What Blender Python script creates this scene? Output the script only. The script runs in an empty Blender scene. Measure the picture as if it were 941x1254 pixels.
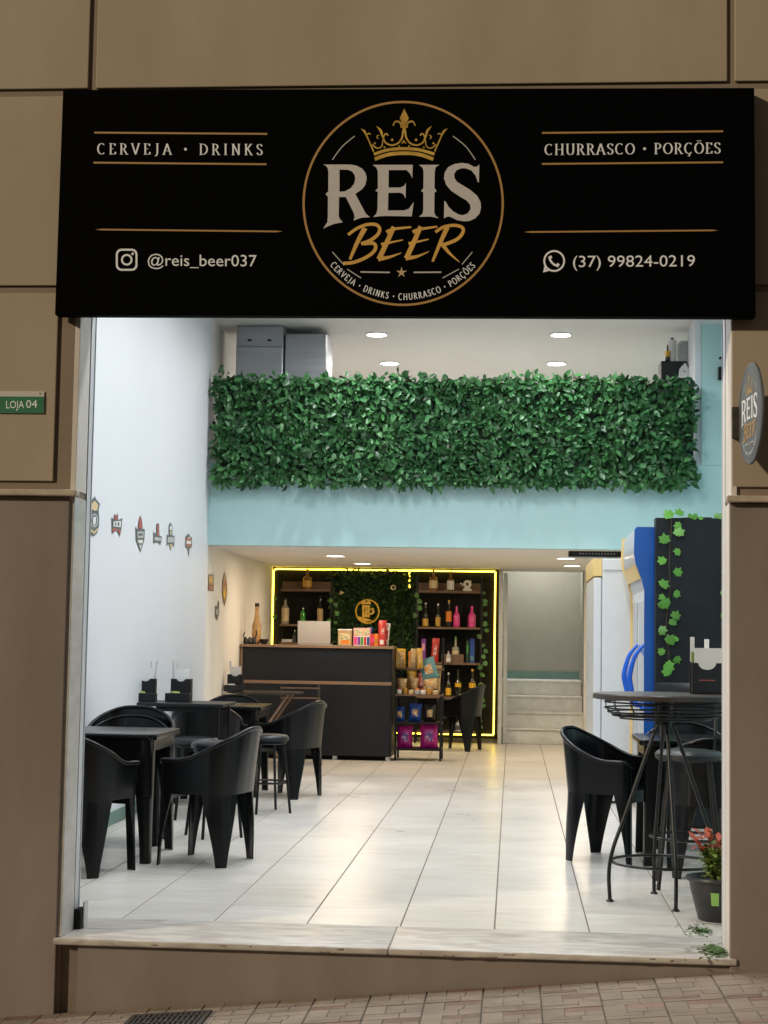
import bpy, bmesh, math, random
from mathutils import Vector, Matrix
from mathutils.geometry import tessellate_polygon
random.seed(7)
PI = math.pi
R_ = math.radians
scn = bpy.context.scene
C = scn.collection

# ------------------------------------------------------------------ camera
FP, IW, IH, EYE = 2000.0, 941.0, 1254.0, 1.28
CAM = Vector((0.0, -EYE * FP / 372.0, EYE))
AX = Vector((0.99680502, 0.07826460, 0.01594984))    # camera right in world
AD = Vector((0.00978631, 0.07851306, -0.99686505))   # camera down
AF = Vector((-0.07927151, 0.99383618, 0.07749629))   # camera forward
cd = bpy.data.cameras.new('camera')
cam = bpy.data.objects.new('camera', cd)
C.objects.link(cam)
cd.sensor_fit = 'HORIZONTAL'
cd.sensor_width = 36.0
cd.lens = 36.0 * FP / IW
cd.clip_start = 0.05
cd.clip_end = 500
m3 = Matrix((AX, -AD, -AF)).transposed()
cam.matrix_world = Matrix.Translation(CAM) @ m3.to_4x4()
scn.camera = cam

# ------------------------------------------------------------------ world, street light, exposure
w = bpy.data.worlds.new('World')
scn.world = w
w.use_nodes = True
bg = w.node_tree.nodes['Background']
bg.inputs[0].default_value = (0.17, 0.145, 0.115, 1)   # night sky over a lit town
bg.inputs[1].default_value = 0.62
sd = bpy.data.lights.new('street_light_sun', 'SUN')
sd.energy = 2.1
sd.angle = R_(3.0)
sd.color = (1.0, 0.83, 0.60)
so = bpy.data.objects.new('street_light_sun', sd)
C.objects.link(so)
so.rotation_euler = Vector((1.2, 1.0, -0.62)).to_track_quat('-Z', 'Y').to_euler()
scn.view_settings.view_transform = 'Standard'
scn.view_settings.look = 'None'
scn.view_settings.exposure = 0.0
scn.view_settings.gamma = 1.0
scn.cycles.use_denoising = True
scn.cycles.max_bounces = 10
scn.cycles.diffuse_bounces = 5
scn.cycles.caustics_reflective = False
scn.cycles.caustics_refractive = False


# ------------------------------------------------------------------ photo pixel -> place
def ray(x, y):
    return AX * ((x - IW / 2) / FP) + AD * ((y - IH / 2) / FP) + AF


def at(x, y, Y):                      # on the upright plane at depth Y
    r = ray(x, y)
    return CAM + r * ((Y - CAM.y) / r.y)


def onz(x, y, z=0.0):                 # on the level plane at height z
    r = ray(x, y)
    return CAM + r * ((z - CAM.z) / r.z)


def onplane(x, y, p, n):
    r = ray(x, y)
    return CAM + r * ((p - CAM).dot(n) / r.dot(n))


# ------------------------------------------------------------------ materials
def nd(nt, t, **k):
    n = nt.nodes.new(t)
    for a, b in k.items():
        setattr(n, a, b)
    return n


def mat(name, col, rough=0.5, metal=0.0, var=0.0, vscale=6.0, stretch=(1, 1, 1), bump=0.0, bscale=60.0, obj_var=0.0,
        emit=None, estr=0.0, spec=0.5, col2=None, coat=0.0, trans=0.0, alpha=1.0, rvar=0.0, attr=None):
    m = bpy.data.materials.new(name)
    m.use_nodes = True
    nt = m.node_tree
    b = nt.nodes['Principled BSDF']
    b.inputs['Roughness'].default_value = rough
    b.inputs['Metallic'].default_value = metal
    b.inputs['Specular IOR Level'].default_value = spec
    b.inputs['Coat Weight'].default_value = coat
    b.inputs['Transmission Weight'].default_value = trans
    b.inputs['Alpha'].default_value = alpha
    c4 = (*col, 1)
    b.inputs['Base Color'].default_value = c4
    L = nt.links.new
    tc = nd(nt, 'ShaderNodeTexCoord')
    src = None
    if var > 0 or col2 or rvar > 0:
        geo = nd(nt, 'ShaderNodeNewGeometry')
        mp = nd(nt, 'ShaderNodeMapping')
        mp.inputs['Scale'].default_value = stretch
        L(geo.outputs['Position'], mp.inputs['Vector'])
        n1 = nd(nt, 'ShaderNodeTexNoise')
        n1.inputs['Scale'].default_value = vscale
        n1.inputs['Detail'].default_value = 6
        n1.inputs['Roughness'].default_value = 0.6
        L(mp.outputs[0], n1.inputs['Vector'])
        rp = nd(nt, 'ShaderNodeValToRGB')
        d = col2 if col2 else tuple(c * (1 - var) for c in col)
        u = col if col2 else tuple(min(1, c * (1 + var)) for c in col)
        rp.color_ramp.elements[0].position = 0.3
        rp.color_ramp.elements[1].position = 0.72
        rp.color_ramp.elements[0].color = (*d, 1)
        rp.color_ramp.elements[1].color = (*u, 1)
        L(n1.outputs['Fac'], rp.inputs['Fac'])
        src = rp.outputs['Color']
        if rvar > 0:
            ma = nd(nt, 'ShaderNodeMapRange')
            ma.inputs['To Min'].default_value = max(0.02, rough - rvar)
            ma.inputs['To Max'].default_value = min(1, rough + rvar)
            L(n1.outputs['Fac'], ma.inputs['Value'])
            L(ma.outputs[0], b.inputs['Roughness'])
    if obj_var > 0 or attr:
        hs = nd(nt, 'ShaderNodeHueSaturation')
        oi = nd(nt, 'ShaderNodeObjectInfo')
        rnd = oi.outputs['Random']
        if attr:
            at_ = nd(nt, 'ShaderNodeAttribute', attribute_name=attr)
            ad = nd(nt, 'ShaderNodeMath', operation='ADD')
            L(at_.outputs['Fac'], ad.inputs[0])
            L(rnd, ad.inputs[1])
            fr = nd(nt, 'ShaderNodeMath', operation='FRACT')
            L(ad.outputs[0], fr.inputs[0])
            rnd = fr.outputs[0]
        mr = nd(nt, 'ShaderNodeMapRange')
        mr.inputs['To Min'].default_value = 1 - obj_var
        mr.inputs['To Max'].default_value = 1 + obj_var
        L(rnd, mr.inputs['Value'])
        L(mr.outputs[0], hs.inputs['Value'])
        if src:
            L(src, hs.inputs['Color'])
        else:
            hs.inputs['Color'].default_value = c4
        src = hs.outputs['Color']
    if src:
        L(src, b.inputs['Base Color'])
    if bump > 0:
        n2 = nd(nt, 'ShaderNodeTexNoise')
        n2.inputs['Scale'].default_value = bscale
        n2.inputs['Detail'].default_value = 5
        L(tc.outputs['Object'], n2.inputs['Vector'])
        bp = nd(nt, 'ShaderNodeBump')
        bp.inputs['Strength'].default_value = bump
        bp.inputs['Distance'].default_value = 0.01
        L(n2.outputs['Fac'], bp.inputs['Height'])
        L(bp.outputs[0], b.inputs['Normal'])
    if emit:
        b.inputs['Emission Color'].default_value = (*emit, 1)
        b.inputs['Emission Strength'].default_value = estr
    return m


M = {}
M['beige'] = mat('beige_wall_paint', (0.40, 0.333, 0.243), 0.72, var=0.15, vscale=0.9, stretch=(1.6, 1.6, .6), bump=0.06, bscale=140)
M['brown'] = mat('brown_wall_paint', (0.245, 0.203, 0.175), 0.68, var=0.17, vscale=1.3, stretch=(1.8, 1.8, .6), bump=0.07, bscale=120)
M['groove'] = mat('groove_paint', (0.25, 0.195, 0.145), 0.75, var=0.1, vscale=3)
M['sill'] = mat('ledge_marble', (0.50, 0.42, 0.34), 0.5, var=0.22, vscale=14, bump=0.1)
M['jamb_marble'] = mat('jamb_marble', (0.52, 0.50, 0.48), 0.35, var=0.15, vscale=5, stretch=(1, 1, 3))
M['jamb_white'] = mat('jamb_paint', (0.66, 0.61, 0.56), 0.6, var=0.06)
M['white_wall'] = mat('white_wall_paint', (0.655, 0.67, 0.71), 0.55, var=0.02, vscale=1.2, bump=0.04, bscale=120)
M['warm_lit_wall'] = mat('white_wall_warm_light', (0.78, 0.74, 0.68), 0.6, var=0.03, vscale=1.5)  # white walls with the warm lamp and LED light put into their colour
M['ceiling'] = mat('ceiling_paint', (0.80, 0.775, 0.745), 0.75, var=0.02)
M['teal'] = mat('teal_wall_paint', (0.415, 0.615, 0.62), 0.5, var=0.03, vscale=1.3, bump=0.03, bscale=100)
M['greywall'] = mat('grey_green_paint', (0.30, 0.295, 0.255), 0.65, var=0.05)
M['baseteal'] = mat('green_skirting_paint', (0.12, 0.22, 0.19), 0.45, var=0.1)
M['grout'] = mat('dark_grout', (0.20, 0.16, 0.125), 0.85, var=0.2, vscale=9)
M['black_plastic'] = mat('black_plastic', (0.0032, 0.0036, 0.0044), 0.25, spec=0.30, bump=0.012, bscale=200, rvar=0.06)
M['black_board'] = mat('black_laminate', (0.009, 0.0105, 0.0135), 0.42, var=0.25, vscale=3, spec=0.35)
M['black_cloth'] = mat('black_backcloth', (0.006, 0.006, 0.007), 0.75, var=0.3, spec=0.2)
M['black_metal'] = mat('black_metal', (0.006, 0.006, 0.0062), 0.36, spec=0.35, rvar=0.1, var=0.2)
M['black_vinyl'] = mat('black_vinyl', (0.007, 0.008, 0.011), 0.36, bump=0.1, bscale=180)
M['wood'] = mat('brown_wood', (0.16, 0.092, 0.055), 0.5, var=0.32, vscale=10, stretch=(0.6, 6, 12), bump=0.08)
M['wood_trim'] = mat('wood_trim', (0.23, 0.145, 0.092), 0.45, var=0.2, vscale=14, stretch=(0.5, 6, 8))
M['dark_wood'] = mat('dark_wood_top', (0.035, 0.027, 0.022), 0.33, var=0.35, vscale=9, stretch=(1, 7, 1), spec=0.5)
M['steel'] = mat('stainless_steel', (0.36, 0.37, 0.39), 0.42, metal=0.85, var=0.08, vscale=2, stretch=(1, 1, 8))
M['alu'] = mat('grey_aluminium', (0.58, 0.60, 0.60), 0.45, metal=0.35, var=0.05)
M['fridge_white'] = mat('fridge_enamel', (0.70, 0.735, 0.76), 0.32, var=0.02, coat=0.2)
M['fridge_grey'] = mat('fridge_grey_trim', (0.44, 0.46, 0.49), 0.35, var=0.04)
M['glass_dark'] = mat('fridge_glass', (0.30, 0.32, 0.35), 0.08, spec=0.8)
M['blue'] = mat('blue_panel', (0.008, 0.095, 0.40), 0.33, var=0.08, vscale=3, coat=0.2)
M['blue_handle'] = mat('blue_handle_plastic', (0.010, 0.115, 0.62), 0.3)
M['yellow_edge'] = mat('yellow_edge', (0.80, 0.58, 0.24), 0.45)
M['sign_black'] = mat('sign_black_panel', (0.0012, 0.0013, 0.0016), 0.75, spec=0.03)
M['gold'] = mat('gold_print', (0.74, 0.43, 0.095), 0.55, var=0.12, vscale=9)
M['gold_line'] = mat('gold_line_print', (0.46, 0.265, 0.085), 0.55)
M['crown_gold'] = mat('crown_gold_print', (0.80, 0.56, 0.10), 0.5, col2=(0.42, 0.23, 0.035), vscale=11, stretch=(1, 1, 2.5))
M['silver'] = mat('silver_print', (0.60, 0.575, 0.575), 0.55, var=0.05, vscale=30)
M['white_print'] = mat('white_print', (0.90, 0.93, 0.98), 0.55)
M['dim_print'] = mat('grey_line_print', (0.55, 0.54, 0.52), 0.6)
M['loja_green'] = mat('green_plate', (0.014, 0.17, 0.075), 0.45, var=0.12)
M['loja_white'] = mat('white_plate', (0.58, 0.56, 0.52), 0.5)
M['disc'] = mat('blade_sign_slate', (0.115, 0.13, 0.142), 0.5, var=0.05)
M['disc_edge'] = mat('blade_sign_edge', (0.16, 0.175, 0.185), 0.5)
M['leaf'] = mat('hedge_leaf', (0.047, 0.142, 0.043), 0.40, obj_var=0.72, attr='tint', spec=0.32, col2=(0.019, 0.078, 0.027), vscale=2.0)
M['leaf_back'] = mat('hedge_backing', (0.008, 0.02, 0.01), 0.8)
M['ivy'] = mat('ivy_leaf', (0.105, 0.30, 0.038), 0.42, obj_var=0.3, attr='tint')
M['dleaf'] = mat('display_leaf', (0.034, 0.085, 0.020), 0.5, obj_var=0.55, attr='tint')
M['stem'] = mat('brown_stem', (0.06, 0.045, 0.025), 0.7)
M['paver'] = mat('sidewalk_paver', (0.285, 0.228, 0.178), 0.85, var=0.20, vscale=5, bump=0.35, bscale=70, obj_var=0.10, attr='tint')
M['paver_red'] = mat('sidewalk_paver_red', (0.25, 0.165, 0.13), 0.85, var=0.22, vscale=8, bump=0.35, bscale=70, obj_var=0.2, attr='tint')
M['mortar'] = mat('sidewalk_mortar', (0.16, 0.125, 0.095), 0.9, var=0.25, vscale=12)
M['asphalt'] = mat('asphalt', (0.05, 0.048, 0.046), 0.9, var=0.2, vscale=30, bump=0.4, bscale=120)
M['iron'] = mat('cast_iron', (0.06, 0.05, 0.042), 0.65, metal=0.4, var=0.3, vscale=20)
M['hole'] = mat('opening_shade', (0.008, 0.007, 0.006), 0.9)  # near-black colour stands in for the shade inside openings
M['led'] = mat('yellow_led', (0.9, 0.7, 0.05), 0.5, emit=(1.0, 0.70, 0.06), estr=9.5)
M['lamp'] = mat('downlight_diffuser', (0.9, 0.9, 0.9), 0.5, emit=(1.0, 0.985, 0.96), estr=22.0)
M['lamp_w'] = mat('downlight_diffuser_warm', (0.9, 0.9, 0.9), 0.5, emit=(1.0, 0.96, 0.90), estr=11.0)
M['trim'] = mat('downlight_trim', (0.8, 0.8, 0.79), 0.4)
M['pot'] = mat('black_pot', (0.022, 0.023, 0.024), 0.42, var=0.15, spec=0.4)
M['soil'] = mat('soil', (0.03, 0.022, 0.014), 0.95, var=0.4, vscale=40)
M['sticker'] = mat('green_sticker', (0.22, 0.42, 0.10), 0.55)
M['pleaf'] = mat('plant_leaf', (0.21, 0.29, 0.06), 0.5, obj_var=0.4, attr='tint')
M['pred'] = mat('plant_red_leaf', (0.48, 0.095, 0.045), 0.5, obj_var=0.3, attr='tint')
M['moss'] = mat('moss', (0.055, 0.115, 0.025), 0.9, obj_var=0.4, attr='tint')
M['paper'] = mat('white_paper', (0.74, 0.74, 0.73), 0.7, var=0.04, vscale=20)
M['clear'] = mat('frosted_plastic', (0.55, 0.55, 0.54), 0.35, var=0.05)
for k, c in dict(red=(0.50, 0.035, 0.03), orange=(0.70, 0.20, 0.02), yellow=(0.72, 0.42, 0.02), pink=(0.66, 0.045, 0.24), magenta=(0.42, 0.012, 0.20),
                 green=(0.05, 0.28, 0.035), dgreen=(0.012, 0.05, 0.02), bluep=(0.02, 0.07, 0.32), purple=(0.17, 0.04, 0.30), white=(0.72, 0.70, 0.67),
                 cream=(0.62, 0.47, 0.26), amber=(0.40, 0.19, 0.03), tan=(0.42, 0.28, 0.13), dark=(0.014, 0.011, 0.010), teal2=(0.10, 0.24, 0.26),
                 goldfoil=(0.52, 0.30, 0.04), slate=(0.075, 0.088, 0.095), lpink=(0.70, 0.32, 0.36), silverp=(0.42, 0.42, 0.43), brick=(0.36, 0.075, 0.055)).items():
    M[k] = mat('print_' + k, c, 0.42, var=0.08, vscale=25)


def pack(name, cols, scale):
    m = bpy.data.materials.new('package_print_' + name)
    m.use_nodes = True
    nt = m.node_tree
    b = nt.nodes['Principled BSDF']
    tc = nd(nt, 'ShaderNodeTexCoord')
    n = nd(nt, 'ShaderNodeTexNoise')
    n.inputs['Scale'].default_value = scale
    n.inputs['Detail'].default_value = 2.5
    n.inputs['Distortion'].default_value = 1.5
    nt.links.new(tc.outputs['Object'], n.inputs['Vector'])
    r = nd(nt, 'ShaderNodeValToRGB')
    r.color_ramp.interpolation = 'CONSTANT'
    k = len(cols)
    while len(r.color_ramp.elements) < k:
        r.color_ramp.elements.new(.5)
    for i, c in enumerate(cols):
        r.color_ramp.elements[i].position = 0 if i == 0 else .34 + .32 * (i - 1) / max(1, k - 2)
        r.color_ramp.elements[i].color = (*c, 1)
    nt.links.new(n.outputs['Fac'], r.inputs['Fac'])
    nt.links.new(r.outputs[0], b.inputs['Base Color'])
    b.inputs['Roughness'].default_value = .35
    M[name] = m


pack('pk_blue', [(.02, .06, .30), (.55, .55, .55), (.60, .36, .03), (.02, .08, .34), (.50, .10, .02)], 26)
pack('pk_magenta', [(.42, .012, .20), (.60, .42, .52), (.06, .06, .30), (.50, .02, .22), (.62, .50, .20)], 22)
pack('pk_gold', [(.16, .07, .02), (.55, .32, .05), (.60, .48, .28), (.40, .18, .03), (.30, .05, .03)], 30)
pack('pk_candy', [(.62, .05, .10), (.70, .40, .04), (.62, .58, .52), (.10, .30, .06), (.60, .06, .30)], 42)
pack('pk_teal', [(.09, .20, .22), (.60, .28, .05), (.45, .45, .40), (.12, .22, .22)], 20)
pack('pk_red', [(.50, .03, .03), (.62, .50, .46), (.55, .06, .05), (.60, .25, .25)], 24)
M['vase'] = mat('amber_vase', (0.50, 0.30, 0.12), 0.22, var=0.25, vscale=18)


def tile_material():
    m = bpy.data.materials.new('cream_floor_tile')
    m.use_nodes = True
    nt = m.node_tree
    L = nt.links.new
    b = nt.nodes['Principled BSDF']
    geo = nd(nt, 'ShaderNodeNewGeometry')
    oi = nd(nt, 'ShaderNodeObjectInfo')
    cx = nd(nt, 'ShaderNodeCombineXYZ')
    sc = nd(nt, 'ShaderNodeMath', operation='MULTIPLY')
    sc.inputs[1].default_value = 37.0
    L(oi.outputs['Random'], sc.inputs[0])
    L(sc.outputs[0], cx.inputs[2])
    ad = nd(nt, 'ShaderNodeVectorMath', operation='ADD')
    L(geo.outputs['Position'], ad.inputs[0])
    L(cx.outputs[0], ad.inputs[1])
    mp = nd(nt, 'ShaderNodeMapping')
    mp.inputs['Scale'].default_value = (2.2, 8.5, 1)
    L(ad.outputs[0], mp.inputs['Vector'])
    n = nd(nt, 'ShaderNodeTexNoise')
    n.inputs['Scale'].default_value = 1.3
    n.inputs['Detail'].default_value = 8
    n.inputs['Roughness'].default_value = 0.62
    n.inputs['Distortion'].default_value = 0.6
    L(mp.outputs[0], n.inputs['Vector'])
    rp = nd(nt, 'ShaderNodeValToRGB')
    e = rp.color_ramp.elements
    e[0].position, e[0].color = 0.25, (0.56, 0.522, 0.47, 1)
    e[1].position, e[1].color = 0.50, (0.655, 0.62, 0.573, 1)
    e2 = rp.color_ramp.elements.new(0.75)
    e2.color = (0.72, 0.693, 0.652, 1)
    L(n.outputs['Fac'], rp.inputs['Fac'])
    n3 = nd(nt, 'ShaderNodeTexNoise')                       # large foot-worn patches
    n3.inputs['Scale'].default_value = 1.1
    n3.inputs['Detail'].default_value = 4
    L(geo.outputs['Position'], n3.inputs['Vector'])
    mr3 = nd(nt, 'ShaderNodeMapRange')
    mr3.inputs['From Min'].default_value = 0.3
    mr3.inputs['From Max'].default_value = 0.7
    mr3.inputs['To Min'].default_value = 0.93
    mr3.inputs['To Max'].default_value = 1.05
    L(n3.outputs['Fac'], mr3.inputs['Value'])
    hs = nd(nt, 'ShaderNodeHueSaturation')
    mr = nd(nt, 'ShaderNodeMapRange')
    mr.inputs['To Min'].default_value = 0.95
    mr.inputs['To Max'].default_value = 1.04
    L(oi.outputs['Random'], mr.inputs['Value'])
    mu = nd(nt, 'ShaderNodeMath', operation='MULTIPLY')
    L(mr.outputs[0], mu.inputs[0])
    L(mr3.outputs[0], mu.inputs[1])
    L(mu.outputs[0], hs.inputs['Value'])
    L(rp.outputs[0], hs.inputs['Color'])
    L(hs.outputs[0], b.inputs['Base Color'])
    mr2 = nd(nt, 'ShaderNodeMapRange')
    mr2.inputs['To Min'].default_value = 0.20
    mr2.inputs['To Max'].default_value = 0.42
    L(n3.outputs['Fac'], mr2.inputs['Value'])
    L(mr2.outputs[0], b.inputs['Roughness'])
    b.inputs['Specular IOR Level'].default_value = 0.45
    return m


def marble_material():
    m = bpy.data.materials.new('threshold_marble')
    m.use_nodes = True
    nt = m.node_tree
    L = nt.links.new
    b = nt.nodes['Principled BSDF']
    geo = nd(nt, 'ShaderNodeNewGeometry')
    mp = nd(nt, 'ShaderNodeMapping')
    mp.inputs['Scale'].default_value = (1.6, 6, 6)
    L(geo.outputs['Position'], mp.inputs['Vector'])
    n = nd(nt, 'ShaderNodeTexNoise')
    n.inputs['Scale'].default_value = 2.6
    n.inputs['Detail'].default_value = 9
    n.inputs['Distortion'].default_value = 1.2
    L(mp.outputs[0], n.inputs['Vector'])
    rp = nd(nt, 'ShaderNodeValToRGB')
    e = rp.color_ramp.elements
    e[0].position, e[0].color = 0.30, (0.36, 0.32, 0.28, 1)
    e[1].position, e[1].color = 0.62, (0.62, 0.585, 0.54, 1)
    L(n.outputs['Fac'], rp.inputs['Fac'])
    L(rp.outputs[0], b.inputs['Base Color'])
    b.inputs['Roughness'].default_value = 0.38
    return m


M['tile'] = tile_material()
M['marble'] = marble_material()


# ------------------------------------------------------------------ mesh helpers
class MB:
    def __init__(s):
        s.v, s.f, s.t = [], [], []

    def add(s, vs, fs, tint=0.0):
        o = len(s.v)
        s.v += [tuple(v) for v in vs]
        s.f += [tuple(i + o for i in f) for f in fs]
        s.t += [tint] * len(fs)
        return s

    def box(s, x0, x1, y0, y1, z0, z1, tint=0.0):
        vs = [(x, y, z) for z in (z0, z1) for y in (y0, y1) for x in (x0, x1)]
        return s.add(vs, [(0, 2, 3, 1), (4, 5, 7, 6), (0, 1, 5, 4), (2, 6, 7, 3), (0, 4, 6, 2), (1, 3, 7, 5)], tint)

    def hexa(s, lo, hi):                      # two quads, bottom then top, same order
        n = len(lo)
        fs = [tuple(reversed(range(n))), tuple(range(n, 2 * n))] + [(i, (i + 1) % n, n + (i + 1) % n, n + i) for i in range(n)]
        return s.add(list(lo) + list(hi), fs)

    def bar(s, a, b, w, d=None, up=(0, 0, 1)):
        a, b = Vector(a), Vector(b)
        d = d or w
        t = (b - a).normalized()
        u = Vector(up)
        if abs(t.dot(u)) > 0.95:
            u = Vector((0, 1, 0))
        x = t.cross(u).normalized() * (w / 2)
        y = x.cross(t).normalized() * (d / 2)
        q = [-x - y, x - y, x + y, -x + y]
        return s.hexa([a + k for k in q], [b + k for k in q])

    def tube(s, pts, r, n=8, closed=False):
        pts = [Vector(p) for p in pts]
        k = len(pts)
        rr = r if isinstance(r, (list, tuple)) else [r] * k
        vs, fs = [], []
        pu = None
        for i, p in enumerate(pts):
            a = pts[i - 1] if (i > 0 or closed) else pts[i]
            b = pts[(i + 1) % k] if (i < k - 1 or closed) else pts[i]
            t = (b - a).normalized()
            if pu is None:
                u = Vector((0, 0, 1)) if abs(t.z) < 0.9 else Vector((1, 0, 0))
            else:
                u = pu
            x = (u - t * u.dot(t)).normalized()
            pu = x
            y = t.cross(x)
            for j in range(n):
                an = 2 * PI * j / n
                vs.append(p + (x * math.cos(an) + y * math.sin(an)) * rr[i])
        for i in range(k if closed else k - 1):
            for j in range(n):
                a, b = i * n, ((i + 1) % k) * n
                fs.append((a + j, a + (j + 1) % n, b + (j + 1) % n, b + j))
        if not closed:
            fs.append(tuple(reversed(range(n))))
            fs.append(tuple(range((k - 1) * n, k * n)))
        return s.add(vs, fs)

    def ring(s, c, r, tr, n=32, m=6, axis='z'):
        pts = []
        for i in range(n):
            a = 2 * PI * i / n
            p = (math.cos(a) * r, math.sin(a) * r, 0)
            if axis == 'y':
                p = (p[0], 0, p[1])
            if axis == 'x':
                p = (0, p[0], p[1])
            pts.append(Vector(c) + Vector(p))
        return s.tube(pts, tr, m, True)

    def lathe(s, prof, c=(0, 0, 0), n=20, sx=1.0, sy=1.0):
        vs, fs = [], []
        k = len(prof)
        for r, z in prof:
            for j in range(n):
                a = 2 * PI * j / n
                vs.append((c[0] + r * math.cos(a) * sx, c[1] + r * math.sin(a) * sy, c[2] + z))
        for i in range(k - 1):
            for j in range(n):
                fs.append((i * n + j, i * n + (j + 1) % n, (i + 1) * n + (j + 1) % n, (i + 1) * n + j))
        fs.append(tuple(reversed(range(n))))
        fs.append(tuple(range((k - 1) * n, k * n)))
        return s.add(vs, fs)

    def grid(s, rows, closed=False):          # rows of equally many points
        n = len(rows[0])
        vs = [p for r in rows for p in r]
        fs = []
        for i in range(len(rows) - 1):
            for j in range(n if closed else n - 1):
                fs.append((i * n + j, i * n + (j + 1) % n, (i + 1) * n + (j + 1) % n, (i + 1) * n + j))
        return s.add(vs, fs)

    def mesh(s, name, bevel=0.0, seg=2, smooth=None, solid=0.0, weld=False):
        me = bpy.data.meshes.new(name)
        me.from_pydata(s.v, [], s.f)
        if any(s.t):
            a = me.attributes.new('tint', 'FLOAT', 'FACE')
            a.data.foreach_set('value', s.t)
        bm = bmesh.new()
        bm.from_mesh(me)
        if weld:
            bmesh.ops.remove_doubles(bm, verts=bm.verts, dist=1e-5)
        if solid:
            bmesh.ops.recalc_face_normals(bm, faces=bm.faces)
            bmesh.ops.solidify(bm, geom=list(bm.faces), thickness=solid)
        bmesh.ops.recalc_face_normals(bm, faces=bm.faces)
        if bevel:
            ed = [e for e in bm.edges if len(e.link_faces) == 2 and e.calc_face_angle(0) > 0.6]
            bmesh.ops.bevel(bm, geom=ed, offset=bevel, segments=seg, profile=0.5, affect='EDGES', clamp_overlap=True)
        if smooth is not None:
            for f in bm.faces:
                f.smooth = True
            for e in bm.edges:
                if len(e.link_faces) == 2 and e.calc_face_angle(0) > smooth:
                    e.smooth = False
        bm.to_mesh(me)
        bm.free()
        return me

    def build(s, name, m, parent=None, loc=None, **k):
        return link(name, s.mesh(name, **k), m, parent, loc)


def link(name, me, m, parent=None, loc=None):
    o = bpy.data.objects.new(name, me)
    C.objects.link(o)
    if m is not None and not me.materials:
        me.materials.append(M[m] if isinstance(m, str) else m)
    if parent:
        o.parent = parent
    if loc is not None:
        o.location = loc
    return o


def thing(name, label, cat, loc=(0, 0, 0), rz=0.0, group=None):
    o = bpy.data.objects.new(name, None)
    C.objects.link(o)
    o.empty_display_size = 0.1
    o.location = loc
    o.rotation_euler = (0, 0, rz)
    return tag(o, label, cat, group)


def tag(o, label, cat, group=None):
    o['label'] = label
    o['category'] = cat
    if group:
        o['group'] = group
    return o


def struct(o):
    o['kind'] = 'structure'
    return o


def dup(root, loc, rz, label=None, group=None):
    r = root.copy()
    C.objects.link(r)
    r.location = loc
    r.rotation_euler = (0, 0, rz)
    if label:
        r['label'] = label
    if group:
        r['group'] = group
    for ch in list(root.children):
        c = ch.copy()
        C.objects.link(c)
        c.parent = r
        for g in list(ch.children):
            d = g.copy()
            C.objects.link(d)
            d.parent = c
    return r


def box(name, m, x0, x1, y0, y1, z0, z1, parent=None, bevel=0.0, **k):
    return MB().box(x0, x1, y0, y1, z0, z1).build(name, m, parent, bevel=bevel, **k)


# ================================================================== SETTING
# ---- sidewalk and street (slope along the facade)
SL, Z0 = 0.0918, -0.137


def gz(x):
    return Z0 + SL * x


def sheet(name, m, x0, x1, y0, y1, dz):
    mb = MB()
    mb.add([(x0, y0, gz(x0) + dz), (x1, y0, gz(x1) + dz), (x1, y1, gz(x1) + dz), (x0, y1, gz(x0) + dz)], [(0, 1, 2, 3)])
    return struct(mb.build(name, m))


sheet('ground', 'asphalt', -70, 70, -80, 30, -0.75)
sheet('road', 'asphalt', -40, 40, -14, -2.52, -0.17)
sidewalk = MB()
sidewalk.hexa([(-14, -2.4, gz(-14) - .6), (14, -2.4, gz(14) - .6), (14, .25, gz(14) - .6), (-14, .25, gz(-14) - .6)],
              [(-14, -2.4, gz(-14) - .005), (14, -2.4, gz(14) - .005), (14, .25, gz(14) - .005), (-14, .25, gz(-14) - .005)])
sidewalk = struct(sidewalk.build('sidewalk', 'mortar'))
kerb = MB()
kerb.hexa([(-14, -2.52, gz(-14) - .5), (14, -2.52, gz(14) - .5), (14, -2.4, gz(14) - .5), (-14, -2.4, gz(-14) - .5)],
          [(-14, -2.52, gz(-14)), (14, -2.52, gz(14)), (14, -2.4, gz(14)), (-14, -2.4, gz(-14))])
struct(kerb.build('kerb', 'mortar', bevel=.012))

# one square cement paver with its cast pattern of little bricks, copied over the visible stretch
PT = 0.232


def paver_mesh(seed):
    rnd = random.Random(seed)
    t, g = PT - 0.005, 0.0035
    cells = [(0, .36, .40, 1), (.36, 1, .70, 1), (.36, .70, .40, .70), (.70, 1, .40, .70), (0, .62, 0, .20), (.62, 1, 0, .40), (0, .62, .20, .40)]
    mb = MB()
    red = rnd.randrange(len(cells))
    mb.box(-t / 2, t / 2, -t / 2, t / 2, -.02, -.0042, 0.4)
    for i, (a, b, c, d) in enumerate(cells):
        mb.box(-t / 2 + a * t + g / 2, -t / 2 + b * t - g / 2, -t / 2 + c * t + g / 2, -t / 2 + d * t - g / 2, -.008, rnd.uniform(-.0010, .0010), rnd.uniform(.02, .9))
    me = mb.mesh('paver')
    me.materials.append(M['paver'])
    me.materials.append(M['paver_red'])
    if rnd.random() < .55:
        for p in me.polygons[6 + 6 * red:12 + 6 * red]:
            p.material_index = 1
    return me


pms = [paver_mesh(i) for i in range(9)]
ang = -math.atan(SL)
ca = math.cos(ang)
for r in range(9):
    for c in range(26):
        x = -3.4 + (c + .5) * PT * ca + .06
        y = -.006 - (r + .5) * PT
        o = link('paver', pms[(r * 5 + c * 7 + r * c) % 9], None, sidewalk)
        o.location = (x, y, gz(x) + random.uniform(-.0015, .0015))
        o.rotation_euler = (random.gauss(0, .003), ang + random.gauss(0, .003), random.gauss(0, .004))

# ---- shop floor: grout bed and single tiles
LW = [(-2.62, .28), (-2.76, 7.7), (-3.07, 13.95)]      # left wall line in plan


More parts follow.
